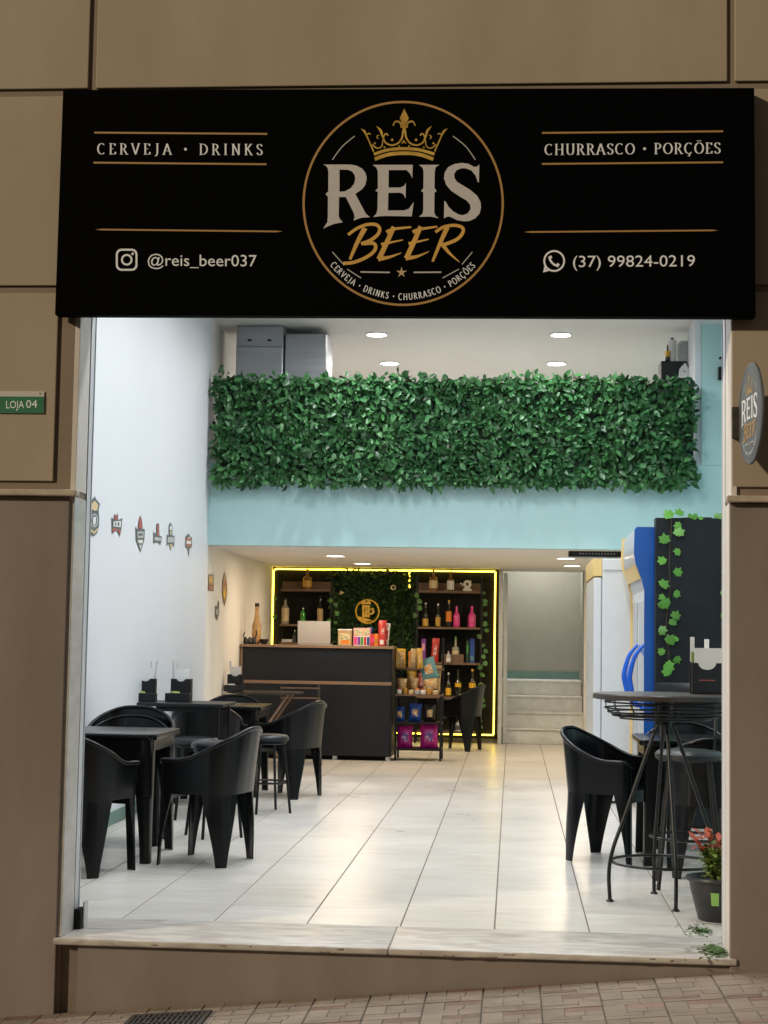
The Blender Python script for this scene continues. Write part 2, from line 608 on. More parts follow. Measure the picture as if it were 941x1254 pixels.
def lwx(y):
    (a, b), (c, d), (e, f) = LW
    return a + (c - a) * (y - b) / (d - b) if y < d else c + (e - c) * (y - d) / (f - d)


floor = struct(box('shop_floor', 'grout', -3.2, 2.05, .03, 14.6, -.4, -.0025))
TW, TD = 0.4205, 0.70
tile_me = {}
tx0 = -0.067
for c in range(-8, 6):
    xa, xb = tx0 + c * TW, tx0 + (c + 1) * TW
    for r in range(-1, 19):
        ya, yb = .98 + r * TD, .98 + (r + 1) * TD
        ya, yb2 = max(ya, .512), min(yb, 13.72)
        if xb < lwx(ya) or xa > 2.0:
            continue
        x0, x1 = max(xa, lwx(ya) + .002), min(xb, 2.0)
        if x1 - x0 < .03:
            continue
        key = (round(x1 - x0, 3), round(yb2 - ya, 3))
        if key not in tile_me:
            gx, gy = .0032, .0021
            tile_me[key] = MB().box(gx, key[0] - gx, gy, key[1] - gy, -.008, 0).mesh('floor_tile', bevel=.0009, seg=1)
            tile_me[key].materials.append(M['tile'])
        o = link('floor_tile', tile_me[key], None, floor)
        o.location = (x0, ya, random.uniform(-.0003, .0003))

# marble threshold in two slabs with a rounded nose
thr = thing('threshold', 'pale marble doorstep slabs across the shop entrance', 'doorstep', (0, 0, 0))
for x0, x1 in ((-1.915, -.5008), (-.4992, .925)):
    MB().box(x0, x1, -.026, .508, -.025, .003).build('marble_slab', 'marble', thr, bevel=.008, seg=3, smooth=.6)
struct(box('step_wall', 'brown', -1.815, .93, .006, .12, -.62, -.0255))
struct(box('step_wall_recess', 'brown', -1.905, -1.8155, .075, .12, -.62, -.0258))

rr = random.Random(3)
for i in range(13):                        # knocked-off chips along the marble nose
    x = rr.uniform(-1.85, .85)
    l_, hgt = rr.uniform(.008, .05), rr.uniform(.003, .008)
    z = rr.choice((-.023, -.021, -.014, -.008))
    pts = [(x + l_ * k / 5, z + hgt * rr.uniform(.3, 1)) for k in range(6)] + [(x + l_ * (5 - k) / 5, z - hgt * rr.uniform(0, .5)) for k in range(6)]
    pts = [(a, max(-.0245, b)) for a, b in pts]
    MB().add([(a, -.0264, b) for a, b in pts], [tuple(range(12))]).build('chip', 'grout', thr)

# ---- interior shell
H1 = 4.2


def wallprism(name, m, pts, z0, z1):
    n = len(pts)
    return struct(MB().hexa([(x, y, z0) for x, y in pts], [(x, y, z1) for x, y in pts]).build(name, m))


wallprism('wall_left', 'white_wall', [(-2.62, .28), (-2.76, 7.7), (-2.95, 7.7), (-2.95, .28)], -.1, H1 + .3)
wallprism('wall_left_rear', 'warm_lit_wall', [(-2.7602, 7.7), (-3.07, 13.95), (-3.3, 13.95), (-3.3, 7.7)], -.1, H1 + .3)
wallprism('wall_right', 'teal', [(2.0, .28), (2.2, .28), (2.2, 15.6), (2.0, 15.6)], -.1, H1 + .3)
struct(box('ceiling', 'ceiling', -3.3, 2.2, .2, 14.1, H1, H1 + .15))
# skirting along the left wall
wallprism('skirting_board', 'baseteal', [(-2.6205, .29), (-2.7605, 7.7), (-2.7485, 7.7), (-2.6085, .29)], .0005, .085)
# mezzanine: tilted soffit, teal front beam, teal column on the right
mz = MB()
mz.hexa([(-3.1, 7.86, 2.107), (2.0, 7.86, 2.107), (2.0, 14.6, 2.19), (-3.1, 14.6, 2.19)],
        [(-3.1, 7.86, 2.55), (2.0, 7.86, 2.55), (2.0, 14.6, 2.55), (-3.1, 14.6, 2.55)])
struct(mz.build('mezzanine_floor', 'ceiling'))
struct(box('mezzanine_beam', 'teal', -2.7600, 2.0, 7.7, 7.857, 2.104, 2.86))
struct(box('teal_column', 'teal', 1.655, 2.0, 7.697, 8.3, 2.862, 4.13))
struct(box('column_capital', 'white_wall', 1.65, 2.0, 7.692, 8.31, 4.131, H1 - .002))
struct(box('mezzanine_side_wall', 'white_wall', 1.60, 1.653, 7.72, 8.3, 2.862, H1 - .003))
# back walls
struct(box('wall_back', 'warm_lit_wall', -3.3, -.17, 13.9, 14.1, -.1, 2.2))
struct(box('wall_back_right', 'warm_lit_wall', .90, 2.0, 13.9, 14.1, -.1, 2.2))
struct(box('mezzanine_back_wall', 'warm_lit_wall', -3.3, 2.0, 13.9, 14.1, 2.552, H1))
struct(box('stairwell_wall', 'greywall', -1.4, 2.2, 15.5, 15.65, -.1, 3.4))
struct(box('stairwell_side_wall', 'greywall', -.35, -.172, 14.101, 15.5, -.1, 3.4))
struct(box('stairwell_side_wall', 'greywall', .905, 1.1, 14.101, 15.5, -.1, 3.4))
struct(box('stairwell_skirting', 'baseteal', -.17, .90, 15.482, 15.4995, .775, .875))
st = thing('stairs', 'grey stone stairs rising behind the shelf display', 'stairs', (0, 0, 0))
M['step'] = mat('grey_stone_step', (0.68, 0.70, 0.70), 0.5, var=0.12, vscale=9)
for i in range(4):
    y0 = 13.80 + i * .27
    MB().box(-.165, .898, y0 + .012, 15.48, -.05 if i == 0 else i * .193 - .02, (i + 1) * .193 - .025).build('riser', 'step', st)
    MB().box(-.168, .899, y0 - .012, y0 + .30 if i < 3 else 15.481, (i + 1) * .193 - .0245, (i + 1) * .193).build('tread', 'step', st, bevel=.006)
# aluminium door frame between display and stairs
fr = thing('door_frame', 'grey aluminium door frame beside the stairs', 'door frame', (0, 0, 0))
box('jamb', 'alu', -.175, -.125, 13.60, 13.895, .001, 2.15, fr, bevel=.004)
box('jamb', 'alu', -.115, -.065, 13.72, 13.895, .001, 2.13, fr, bevel=.004)

# ================================================================== FACADE
fac = thing('facade_wall', 'beige panelled shop front wall with brown lower part', 'wall', (0, .035, 0))


def fbox(name, m, x0, x1, y0, y1, z0, z1, bevel=0.0):
    o = MB().box(x0, x1, y0, y1, z0, z1).build(name, m, None, bevel=bevel)
    o.parent = fac
    o.matrix_parent_inverse = Matrix.Translation((0, -.035, 0))
    return o


XL, XR = -1.892, .908        # opening
fbox('core_left', 'groove', -7, XL, .0145, .185, -1.2, 6.0)
fbox('core_right', 'groove', XR, 6, .0145, .175, -.9, 6.0)
fbox('core_lintel', 'groove', XL, XR, .0145, .185, 2.78, 6.0)
cols = [(-4.6, -1.884), (-1.850, .889), (.920, 3.6)]
for x0, x1 in cols:
    fbox('panel', 'beige', x0, x1, 0, .0138, 3.672, 4.9, .004)
for z0, z1 in ((2.793, 3.638), (1.936, 2.760)):
    fbox('panel', 'beige', -4.6, -1.985, 0, .0138, z0, z1, .004)
    fbox('panel', 'beige', .907, 3.6, 0, .0138, z0, z1, .004)
fbox('lower_wall', 'brown', -7, -1.905, -.012, .0138, -1.2, 1.868, .004)
fbox('lower_wall', 'brown', .897, 6, -.012, .0138, -.9, 1.868, .004)
fbox('ledge', 'sill', -7, -1.868, -.05, .0138, 1.869, 1.897, .006)
fbox('ledge', 'sill', .880, 6, -.05, .0138, 1.869, 1.897, .006)
fbox('jamb_facing', 'jamb_marble', XL - .02, XL + .006, -.0005, .188, .004, 1.8685, .002)
fbox('jamb_facing', 'jamb_white', XL - .02, XL + .004, .0142, .188, 1.8985, 2.78, .002)
fbox('jamb_facing', 'jamb_white', XR - .006, XR + .02, -.0005, .178, .004, 1.8685, .002)
fbox('jamb_facing', 'jamb_white', XR - .004, XR + .02, .0005, .178, 1.8985, 2.78, .002)
struct(box('entrance_return_wall', 'white_wall', -2.95, XL - .035, .19, .279, -.1, 4.4))
struct(box('entrance_return_wall', 'white_wall', XR + .035, 2.2, .19, .279, -.1, 4.4))
struct(box('entrance_lintel', 'white_wall', XL - .0345, XR + .0345, .19, .279, 2.79, 4.4))


def guide(x, s, label):
    t = thing('shutter_guide', label, 'shutter guide', (x, .19, .004))
    a = lambda d0, d1: (d0, d1) if s > 0 else (-d1, -d0)
    box('gap_shade', 'hole', *a(-.02, -.003), .0, .014, 0, 2.765, t)  # black strip painted as the shade in the gap beside the guide
    box('web', 'white_wall', *a(-.02, .002), .016, .078, 0, 2.77, t)
    box('flange', 'white_wall', *a(-.018, .006), .0785, .086, 0, 2.768, t)
    return t


g1 = guide(XL + .002, 1, 'white roller shutter guide on the doorway side with the wall emblems')
box('foot_block', 'black_plastic', .0025, .034, .004, .075, 0, .085, g1, bevel=.004)
box('foot_plate', 'alu', .0345, .042, .03, .095, 0, .115, g1, bevel=.002)
guide(XR - .002, -1, 'white roller shutter guide on the doorway side with the potted plant')

# ---- flat print helpers: shapes drawn in photo pixels, laid on a plane given by f(x, y, lift)


def poly(mb, f, pts, holes=(), lift=0.0):
    loops = [[Vector((x, -y, 0)) for x, y in pts]] + [[Vector((x, -y, 0)) for x, y in h] for h in holes]
    tris = tessellate_polygon(loops)
    flat = [p for l in [pts] + list(holes) for p in l]
    mb.add([f(x, y, lift) for x, y in flat], [tuple(t) for t in tris])


def catmull(p, n=6):
    if len(p) < 3:
        return list(p)
    q = [p[0]] + list(p) + [p[-1]]
    out = []
    for i in range(1, len(q) - 2):
        a, b, c, d = q[i - 1], q[i], q[i + 1], q[i + 2]
        for k in range(n):
            t = k / n
            out.append(tuple(.5 * (2 * b[j] + (c[j] - a[j]) * t + (2 * a[j] - 5 * b[j] + 4 * c[j] - d[j]) * t * t + (3 * b[j] - a[j] - 3 * c[j] + d[j]) * t ** 3)
                             for j in range(2)))
    out.append(tuple(p[-1]))
    return out


LIFT = [0]


def stroke(mb, f, pts, w0, w1=None, smooth=True, nib=None):
    """ribbon of tapering width; nib=(thin) makes level strokes thin as in roman letters"""
    w1 = w0 if w1 is None else w1
    p = catmull(pts) if smooth else list(pts)
    n = len(p)
    LIFT[0] = (LIFT[0] + 1) % 9
    lift = .00012 * LIFT[0]
    L_, Rr = [], []
    for i in range(n):
        a, b = p[max(i - 1, 0)], p[min(i + 1, n - 1)]
        dx, dy = b[0] - a[0], b[1] - a[1]
        l = math.hypot(dx, dy) or 1
        ww = w0 + (w1 - w0) * i / max(1, n - 1)
        if nib is not None:
            ww = nib + (ww - nib) * abs(dy / l) ** 1.3
        nx, ny = -dy / l * ww / 2, dx / l * ww / 2
        L_.append((p[i][0] + nx, p[i][1] + ny))
        Rr.append((p[i][0] - nx, p[i][1] - ny))
    mb.add([f(x, y, lift) for x, y in L_ + Rr], [(i, i + 1, n + i + 1, n + i) for i in range(n - 1)])


def disc(mb, f, x, y, r, n=18, ry=None):
    LIFT[0] = (LIFT[0] + 1) % 9
    ry = ry or r
    mb.add([f(x + r * math.cos(2 * PI * i / n), y + ry * math.sin(2 * PI * i / n), .00012 * LIFT[0]) for i in range(n)], [tuple(range(n))])


def ringp(mb, f, x, y, rx, ry, wd, n=96):
    vs = [f(x + (rx + s * wd / 2) * math.cos(2 * PI * i / n), y + (ry + s * wd / 2) * math.sin(2 * PI * i / n), .0002) for s in (-1, 1) for i in range(n)]
    mb.add(vs, [(i, (i + 1) % n, n + (i + 1) % n, n + i) for i in range(n)])


def arcp(cx, cy, rx, ry, a0, a1, n=10):
    return [(cx + rx * math.cos(R_(a0 + (a1 - a0) * i / n)), cy - ry * math.sin(R_(a0 + (a1 - a0) * i / n))) for i in range(n + 1)]


# roman capitals as pen strokes in a unit-high box, y down (0 = cap line, 1 = base line)
def V_(x, a=0., b=1.):
    return [(x, a), (x, b)]


S_CURVE = [(.50, .20), (.42, .06), (.27, .02), (.12, .08), (.07, .24), (.16, .40), (.34, .52), (.48, .66), (.48, .86), (.33, .98), (.16, .96), (.06, .80)]
RF = {
    'A': (.78, [[(.04, 1), (.36, 0)], [(.36, 0), (.70, 1)], [(.16, .66), (.56, .66)]], [(.04, 1), (.70, 1)]),
    'C': (.74, [arcp(.40, .5, .35, .49, 48, 312, 16)], []),
    'D': (.80, [V_(.14), [(.14, .02)] + arcp(.30, .5, .42, .48, 90, -90, 14) + [(.14, .98)]], [(.14, 0), (.14, 1)]),
    'E': (.62, [V_(.14), [(.14, .02), (.52, .02)], [(.14, .49), (.42, .49)], [(.14, .98), (.55, .98)], [(.52, .02), (.54, .20)], [(.55, .98), (.58, .78)]], [(.14, 0), (.14, 1)]),
    'H': (.84, [V_(.14), V_(.68), [(.14, .5), (.68, .5)]], [(.14, 0), (.14, 1), (.68, 0), (.68, 1)]),
    'I': (.36, [V_(.17)], [(.17, 0), (.17, 1)]),
    'J': (.46, [[(.28, 0), (.28, .85), (.22, 1.08), (.06, 1.14)]], [(.28, 0)]),
    'K': (.76, [V_(.14), [(.14, .60), (.60, .02)], [(.30, .42), (.66, 1)]], [(.14, 0), (.14, 1), (.66, 1), (.60, 0)]),
    'N': (.84, [V_(.14), [(.14, 0), (.68, 1)], V_(.68)], [(.14, 0), (.14, 1), (.68, 0)]),
    'O': (.84, [arcp(.42, .5, .36, .49, 90, 450, 24)], []),
    'P': (.64, [V_(.14), [(.14, .02)] + arcp(.28, .27, .27, .25, 90, -90, 10) + [(.14, .52)]], [(.14, 0), (.14, 1)]),
    'R': (.74, [V_(.14), [(.14, .02)] + arcp(.28, .26, .26, .24, 90, -90, 10) + [(.14, .50)], [(.34, .50), (.66, 1)]], [(.14, 0), (.14, 1), (.66, 1)]),
    'S': (.58, [S_CURVE], []),
    'U': (.80, [[(.14, 0), (.14, .68), (.22, .92), (.40, .99), (.58, .92), (.66, .68), (.66, 0)]], [(.14, 0), (.66, 0)]),
    'V': (.76, [[(.04, 0), (.36, 1)], [(.36, 1), (.68, 0)]], [(.04, 0), (.68, 0)]),
    ' ': (.34, [], []),
    '.': (.44, [], []),
}
RF['Ç'] = (RF['C'][0], RF['C'][1] + [[(.40, 1.0), (.48, 1.10), (.42, 1.22), (.30, 1.22)]], [])
RF['Õ'] = (RF['O'][0], RF['O'][1] + [[(.24, -.14), (.34, -.22), (.48, -.14), (.58, -.22)]], [])


def roman_width(t, sp):
    return sum(RF[c][0] + sp for c in t) - sp


def roman(out, f, text, x0, x1, ytop0, ytop1, h, thick=.15, thin=.042, dot=.13, hs=None):
    """set text from x0 to x1, cap line running from ytop0 to ytop1"""
    nat = roman_width(text, 0)
    k = hs or h * .92
    sp = ((x1 - x0) - nat * k) / max(1, len(text) - 1)
    x = x0
    for c in text:
        wd, strokes, serifs = RF[c]

        def g(u, v, lift, x=x):
            px = x + u * k
            py = ytop0 + (ytop1 - ytop0) * (px - x0) / (x1 - x0) + v * h
            return f(px, py, lift)
        mb = MB()
        out.append(mb)
        if c == '.':
            disc(mb, g, wd / 2, .5, dot)
        for s_ in strokes:
            stroke(mb, g, s_, thick, None, len(s_) > 4 and c in 'SJÇÕU' , thin)
        for (u, v) in serifs:
            stroke(mb, g, [(u - .14, v), (u + .14, v)], thin, None, False)
        x += wd * k + sp


def roman_arc(out, f, text, cx, cy, r, a0, a1, h, thick=.17, thin=.09):
    k = h * .80
    tot = roman_width(text, 0)
    n = len(text) - 1
    ext = R_(a1 - a0) * r
    sp = (ext - tot * k) / n
    s_ = 0.0
    for c in text:
        wd, strokes, serifs = RF[c]

        def g(u, v, lift, s0=s_):
            a = R_(a0) + (s0 + u * k) / r
            rr = r + (v - .5) * h
            return f(cx + rr * math.sin(a), cy + rr * math.cos(a) * 1.012, lift)
        mb = MB()
        out.append(mb)
        if c == '.':
            disc(mb, g, wd / 2, .5, .13)
        for q in strokes:
            stroke(mb, g, q, thick, None, False, thin)
        s_ += wd * k + sp


def sans(out, f, text, x0, x1, base0, base1, cap, weight=0.0):
    cu = bpy.data.curves.new('t', 'FONT')
    cu.body = text
    cu.size = 1.0
    cu.offset = weight
    cu.resolution_u = 3
    ob = bpy.data.objects.new('t', cu)
    me = bpy.data.meshes.new_from_object(ob)
    xs = [v.co.x for v in me.vertices]
    a, b = min(xs), max(xs)
    k = (x1 - x0) / (b - a)
    ky = cap / 0.70
    vs = []
    for v in me.vertices:
        px = x0 + (v.co.x - a) * k
        py = base0 + (base1 - base0) * (px - x0) / (x1 - x0) - v.co.y * ky
        vs.append(f(px, py, 0.0))
    par = list(range(len(vs)))

    def find(i_):
        while par[i_] != i_:
            par[i_] = par[par[i_]]
            i_ = par[i_]
        return i_
    for p in me.polygons:
        for q in p.vertices[1:]:
            par[find(q)] = find(p.vertices[0])
    isl = {}
    for p in me.polygons:
        isl.setdefault(find(p.vertices[0]), []).append(tuple(p.vertices))
    span = []
    for fs in isl.values():
        xs_ = [me.vertices[i_].co.x for q in fs for i_ in q]
        span.append([min(xs_), max(xs_), fs])
    span.sort(key=lambda t_: t_[0])
    merged = []
    for a_, b_, fs in span:                      # dots of i and the like join their stem
        if merged and a_ < merged[-1][1] - .02 and min(b_, merged[-1][1]) - a_ > .5 * min(b_ - a_, merged[-1][1] - merged[-1][0]):
            merged[-1][1] = max(b_, merged[-1][1])
            merged[-1][2] += fs
        else:
            merged.append([a_, b_, list(fs)])
    for a_, b_, fs in merged:
        ids = sorted({i_ for q in fs for i_ in q})
        mp_ = {i_: n_ for n_, i_ in enumerate(ids)}
        out.append(MB().add([vs[i_] for i_ in ids], [tuple(mp_[i_] for i_ in q) for q in fs]))
    bpy.data.objects.remove(ob)
    bpy.data.curves.remove(cu)
    bpy.data.meshes.remove(me)


def sub(mb, f, ox, oy, sc):
    return lambda x, y, lift=0.0: f(ox + x / sc, oy + y / sc, lift)


def mirror(p, cx):
    return [(2 * cx - x, y) for x, y in p]


REIS_R = [(52, 97), (330, 97), (400, 108), (460, 140), (495, 185), (508, 240), (495, 305), (460, 355), (388, 405), (470, 560), (500, 615), (542, 648), (450, 655),
          (368, 685), (382, 650), (370, 600), (288, 437), (218, 437), (214, 640), (228, 672), (258, 702), (170, 718), (100, 745), (52, 770), (95, 700), (100, 640),
          (102, 435), (76, 408), (105, 378), (106, 170), (98, 130), (75, 108)]
REIS_RH = [(222, 150), (222, 383), (280, 378), (340, 345), (375, 300), (388, 245), (380, 205), (355, 170), (310, 152)]
REIS_E = [(570, 100), (990, 100), (985, 240), (960, 190), (925, 155), (738, 155), (736, 338), (860, 338), (900, 320), (918, 290), (915, 452), (890, 405), (855, 392),
          (734, 394), (730, 578), (900, 578), (950, 560), (1000, 490), (980, 640), (700, 636), (640, 640), (575, 648), (610, 610), (620, 570), (624, 385), (598, 372),
          (625, 345), (624, 170), (610, 130)]
REIS_I = [(200, 100), (413, 100), (375, 125), (365, 170), (362, 345), (385, 373), (362, 395), (360, 600), (375, 635), (408, 660), (320, 642), (200, 645), (235, 615),
          (245, 580), (246, 390), (222, 373), (246, 345), (248, 170), (238, 130)]
REIS_S = [(832, 97), (828, 283), (815, 280), (795, 215), (750, 160), (690, 137), (640, 137), (590, 160), (568, 200), (572, 240), (600, 280), (650, 310), (740, 365),
          (810, 425), (845, 490), (850, 550), (835, 610), (790, 660), (730, 688), (670, 692), (600, 680), (550, 655), (515, 642), (490, 645), (462, 662), (465, 478),
          (480, 485), (510, 540), (560, 590), (620, 622), (660, 628), (710, 610), (740, 565), (738, 520), (700, 475), (640, 440), (540, 375), (485, 310), (462, 240),
          (470, 180), (505, 125), (570, 92), (650, 80), (720, 90), (775, 120), (805, 122)]


def logo(f, parent, name_par='lettering', full=True, ring_mat='gold_line', m_reis='silver', m_beer='gold', m_crown='crown_gold'):
    """crown over REIS over BEER, drawn in photo pixels of the big sign"""
    q = []
    for nm, pts, hl, ox in (('letter', REIS_R, [REIS_RH], 390), ('letter', REIS_E, [], 390), ('letter', REIS_I, [], 490), ('letter', REIS_S, [], 490)):
        mb = MB()
        poly(mb, sub(mb, f, ox, 190, 8.555), pts, hl)
        q.append(mb.build('letter', m_reis, parent))
    g = lambda x, y, lift=0.0: f(410 + x / 5.535, 265 + y / 5.535, lift)
    beer = [[([(92, 124), (150, 82), (220, 55), (282, 56), (306, 85), (290, 125), (240, 163), (180, 186)], 20, 24), ([(198, 184), (262, 182), (279, 208), (258, 246), (200, 284), (125, 312), (58, 318)], 24, 22),
             ([(206, 78), (152, 180), (104, 292)], 36, 18)],
            [([(402, 70), (350, 185), (300, 290)], 30, 34), ([(352, 108), (400, 86), (520, 72)], 26, 12), ([(316, 190), (380, 176), (464, 159)], 22, 7), ([(296, 288), (370, 276), (454, 246)], 34, 4)],
            [([(584, 68), (534, 182), (486, 285)], 30, 34), ([(530, 106), (580, 86), (697, 69)], 26, 12), ([(502, 184), (560, 172), (638, 154)], 22, 7), ([(482, 282), (556, 272), (641, 237)], 34, 4)],
            [([(764, 72), (716, 180), (664, 306)], 34, 16), ([(684, 106), (738, 72), (812, 60), (866, 76), (868, 112), (828, 156), (742, 192)], 20, 24), ([(728, 184), (778, 248), (848, 310)], 32, 4)]]
    for L_ in beer:
        mb = MB()
        for pts, a, b in L_:
            stroke(mb, g, pts, a, b)
        q.append(mb.build('letter', m_beer, parent))
    c = lambda x, y, lift=0.0: f(435 + x / 7.842, 125 + y / 7.842, lift)
    mb = MB()
    poly(mb, c, [(473, 62), (517, 155), (500, 185), (492, 230), (480, 300), (465, 300), (452, 230), (445, 185), (430, 155)], lift=.0012)
    for s in (0, 1):
        mm = (lambda p: mirror(p, 472)) if s else (lambda p: p)
        stroke(mb, c, mm([(450, 245), (442, 205), (412, 186), (384, 190), (365, 228)]), 26, 10)
        stroke(mb, c, mm([(461, 270), (452, 340), (412, 395), (350, 413), (295, 390), (274, 345), (284, 312), (304, 304), (318, 322)]), 17, 13)
        poly(mb, c, mm([(205, 228), (250, 258), (266, 285), (268, 345), (278, 378), (262, 345), (240, 285)]), lift=.0013)
        stroke(mb, c, mm([(268, 360), (256, 425), (212, 442), (165, 408)]), 9, 14)
        stroke(mb, c, mm([(226, 350), (212, 340), (216, 322), (232, 318)]), 9, 7)
        poly(mb, c, mm([(55, 252), (98, 272), (112, 305), (184, 468), (174, 480), (103, 318), (85, 290)]), lift=.0014)
        stroke(mb, c, mm([(112, 318), (128, 300), (150, 308)]), 9, 11)
        for x, y, r in ((357, 362, 13), (425, 423, 8), (283, 433, 9), (190, 395, 10)):
            p = mm([(x, y)])[0]
            disc(mb, c, p[0], p[1], r, 10)
    stroke(mb, c, [(182, 500), (320, 458), (473, 447), (620, 458), (764, 500)], 28)
    stroke(mb, c, [(190, 548), (320, 503), (473, 490), (620, 503), (752, 548)], 34)
    poly(mb, c, [(468, 360), (496, 404), (468, 388), (442, 404)], lift=.0011)
    q.append(mb.build('crown', m_crown, parent))
    d = lambda x, y, lift=0.0: f(360 + x / 3.485, 110 + y / 3.485, lift)
    for p, wd_ in (([(165, 298), (207, 242), (260, 197)], 4), ([(775, 298), (735, 242), (680, 197)], 4), ([(165, 692), (215, 748)], 4), ([(228, 765), (287, 803)], 4), ([(762, 692), (718, 745)], 4),
                   ([(705, 765), (635, 803)], 4), ([(285, 777), (410, 779)], 6), ([(512, 779), (630, 778)], 6)):
        mb = MB()
        stroke(mb, d, p, wd_)
        q.append(mb.build('thin_line', 'dim_print' if full else m_reis, parent))
    mb = MB()
    poly(mb, d, [(460 + (24 if i % 2 == 0 else 8) * math.sin(PI * i / 5), 779 - (24 if i % 2 == 0 else 8) * math.cos(PI * i / 5)) for i in range(10)])
    q.append(mb.build('star', 'cream' if full else m_beer, parent))
    mb = MB()
    ringp(mb, f, 494, 249, 122, 124.3, 2.7 if full else 3.6)
    q.append(mb.build('ring', ring_mat, parent))
    out = []
    roman_arc(out, f, 'CERVEJA . DRINKS . CHURRASCO . PORÇÕES', 494, 249, 113, -50, 49.5, 7.8)
    q += [mb.build('letter', 'white_print' if full else m_reis, parent) for mb in out if mb.f]
    return q


# ---- the big sign
SY = -.075
sign = thing('shop_sign', 'large black sign board reading REIS BEER over the shop entrance', 'sign', (-.49, -.02, 2.65))


def keep(o, root):
    o.parent = root
    o.matrix_parent_inverse = root.matrix_basis.inverted()
    return o


c4 = [at(67, 385.5, SY), at(926, 388, SY), at(924.3, 107, SY), at(77, 109.5, SY)]
mb = MB()
mb.hexa([(p.x, SY, p.z) for p in c4], [(p.x, -.012, p.z) for p in c4])
bpy.context.view_layer.update()
o = mb.build('board', 'sign_black', None, bevel=.004)
keep(o, sign)


def sf(x, y, lift=0.0):
    p = at(x, y, SY)
    return Vector((p.x, SY - .0012 - lift, p.z))


for o in logo(sf, None):
    keep(o, sign)
out = []
roman(out, sf, 'CERVEJA . DRINKS', 119.5, 322, 175.5, 176.5, 13.2, hs=13.0)
roman(out, sf, 'CHURRASCO . PORÇÕES', 667.5, 883, 176.5, 174.5, 13.2, hs=13.6)
for mb in out:
    if mb.f:
        keep(mb.build('letter', 'white_print'), sign)
for a, b in (((115.5, 162.2), (327.5, 163.8)), ((114.5, 199), (326.5, 201)), ((664, 162.6), (886, 160.6)), ((664, 200.6), (886, 198.6)), ((117, 281), (346, 283.3)), ((642, 284), (880, 282))):
    mb = MB()
    t = .35 if a[1] > 250 else .5
    poly(mb, sf, [a, (a[0] + 8, a[1] - 1.0), (b[0] - 8, b[1] - 1.0), b, (b[0] - 8, b[1] + 1.0), (a[0] + 8, a[1] + 1.0)] if a[1] > 250 else
         [(a[0], a[1] - 1.1), (b[0], b[1] - 1.1), (b[0], b[1] + 1.1), (a[0], a[1] + 1.1)])
    keep(mb.build('gold_line', 'gold_line'), sign)
out = []
sans(out, sf, '@reis_beer037', 181, 314.5, 325.2, 326.2, 14.2)
sans(out, sf, '(37) 99824-0219', 702, 851.5, 327, 326, 14.0)
for mb in out:
    keep(mb.build('letter', 'white_print'), sign)


def rrect(x0, y0, x1, y1, r, n=5):
    out = []
    for cx, cy, a in ((x1 - r, y0 + r, 90), (x0 + r, y0 + r, 180), (x0 + r, y1 - r, 270), (x1 - r, y1 - r, 360)):
        out += [(cx + r * math.cos(R_(a - 90 + 90 * i / n)), cy - r * math.sin(R_(a - 90 + 90 * i / n))) for i in range(n + 1)]
    return out


mb = MB()
poly(mb, sf, rrect(142, 304.5, 168.5, 331.5, 7), [rrect(144.4, 306.9, 166.1, 329.1, 5)])
ringp(mb, sf, 155.4, 318, 5.9, 5.9, 2.3, 28)
disc(mb, sf, 162.6, 310.8, 1.6, 10)
keep(mb.build('camera_icon', 'white_print'), sign)
mb = MB()
# bubble with a tail at lower left
ringp(mb, sf, 679, 319.5, 12.2, 12.2, 2.2, 48)
poly(mb, sf, [(667.3, 324.5), (665.4, 333.6), (674.5, 331.2), (672.5, 329), (668.6, 330), (669.6, 326.5)], lift=.0004)
stroke(mb, sf, [(673.2, 314.5), (674.5, 319), (678.5, 323.5), (684, 326)], 2.6)
stroke(mb, sf, [(673.4, 313.6), (675.0, 316.4)], 4.2)
stroke(mb, sf, [(681.8, 323.6), (684.8, 325.4)], 4.4)
keep(mb.build('phone_icon', 'white_print'), sign)

# ---- green shop number plate
pl_ = thing('number_plate', 'small green plate reading LOJA 04 on the beige wall', 'plate', (-2.2, -.004, 2.24))
a, b = at(-14, 480, -.006), at(53.5, 506, -.006)
bpy.context.view_layer.update()
keep(MB().box(a.x, b.x, -.007, -.0005, b.z, a.z + .004).build('plate', 'loja_white', bevel=.001), pl_)
keep(MB().box(a.x, b.x - .0005, -.0085, -.0072, b.z, at(0, 485.5, -.006).z).build('green_field', 'loja_green'), pl_)
pf = lambda x, y, lift=0.0: Vector((at(x, y, -.009).x, -.0092 - lift, at(x, y, -.009).z))
out = []
sans(out, pf, 'LOJA', 7.5, 29.5, 500, 499.6, 9.2)
sans(out, pf, '04', 32, 45.5, 499.4, 499.2, 9.6)
for mb in out:
    keep(mb.build('letter', 'white_print'), pl_)
for sx_, sy_ in ((49, 481.8), (51, 491.5)):
    mb = MB()
    disc(mb, pf, sx_, sy_, .9, 8)
    keep(mb.build('screw_head', 'iron'), pl_)

# ---- round blade sign by the doorway
bl = thing('blade_sign', 'round slate blade sign reading REIS BEER standing out from the wall', 'sign', (.925, -.03, 2.215))
BR = .207
yaw = R_(5.0)
bd = Vector((math.sin(yaw) * 1.0, -math.cos(yaw), 0))     # from the wall outwards, along the disc
bn = Vector((-math.cos(yaw), -math.sin(yaw), 0))           # face normal, towards the entrance
bc = Vector((.925, -.012, 2.215)) + bd * BR + Vector((.012, 0, 0))
bpy.context.view_layer.update()


def discf(r, off):
    return [bc + bn * off + bd * (r * math.cos(2 * PI * i / 48)) + Vector((0, 0, r * math.sin(2 * PI * i / 48))) for i in range(48)]


mb = MB()
mb.hexa(discf(BR, .006), discf(BR, -.006))
keep(mb.build('board', 'disc', bevel=.003), bl)


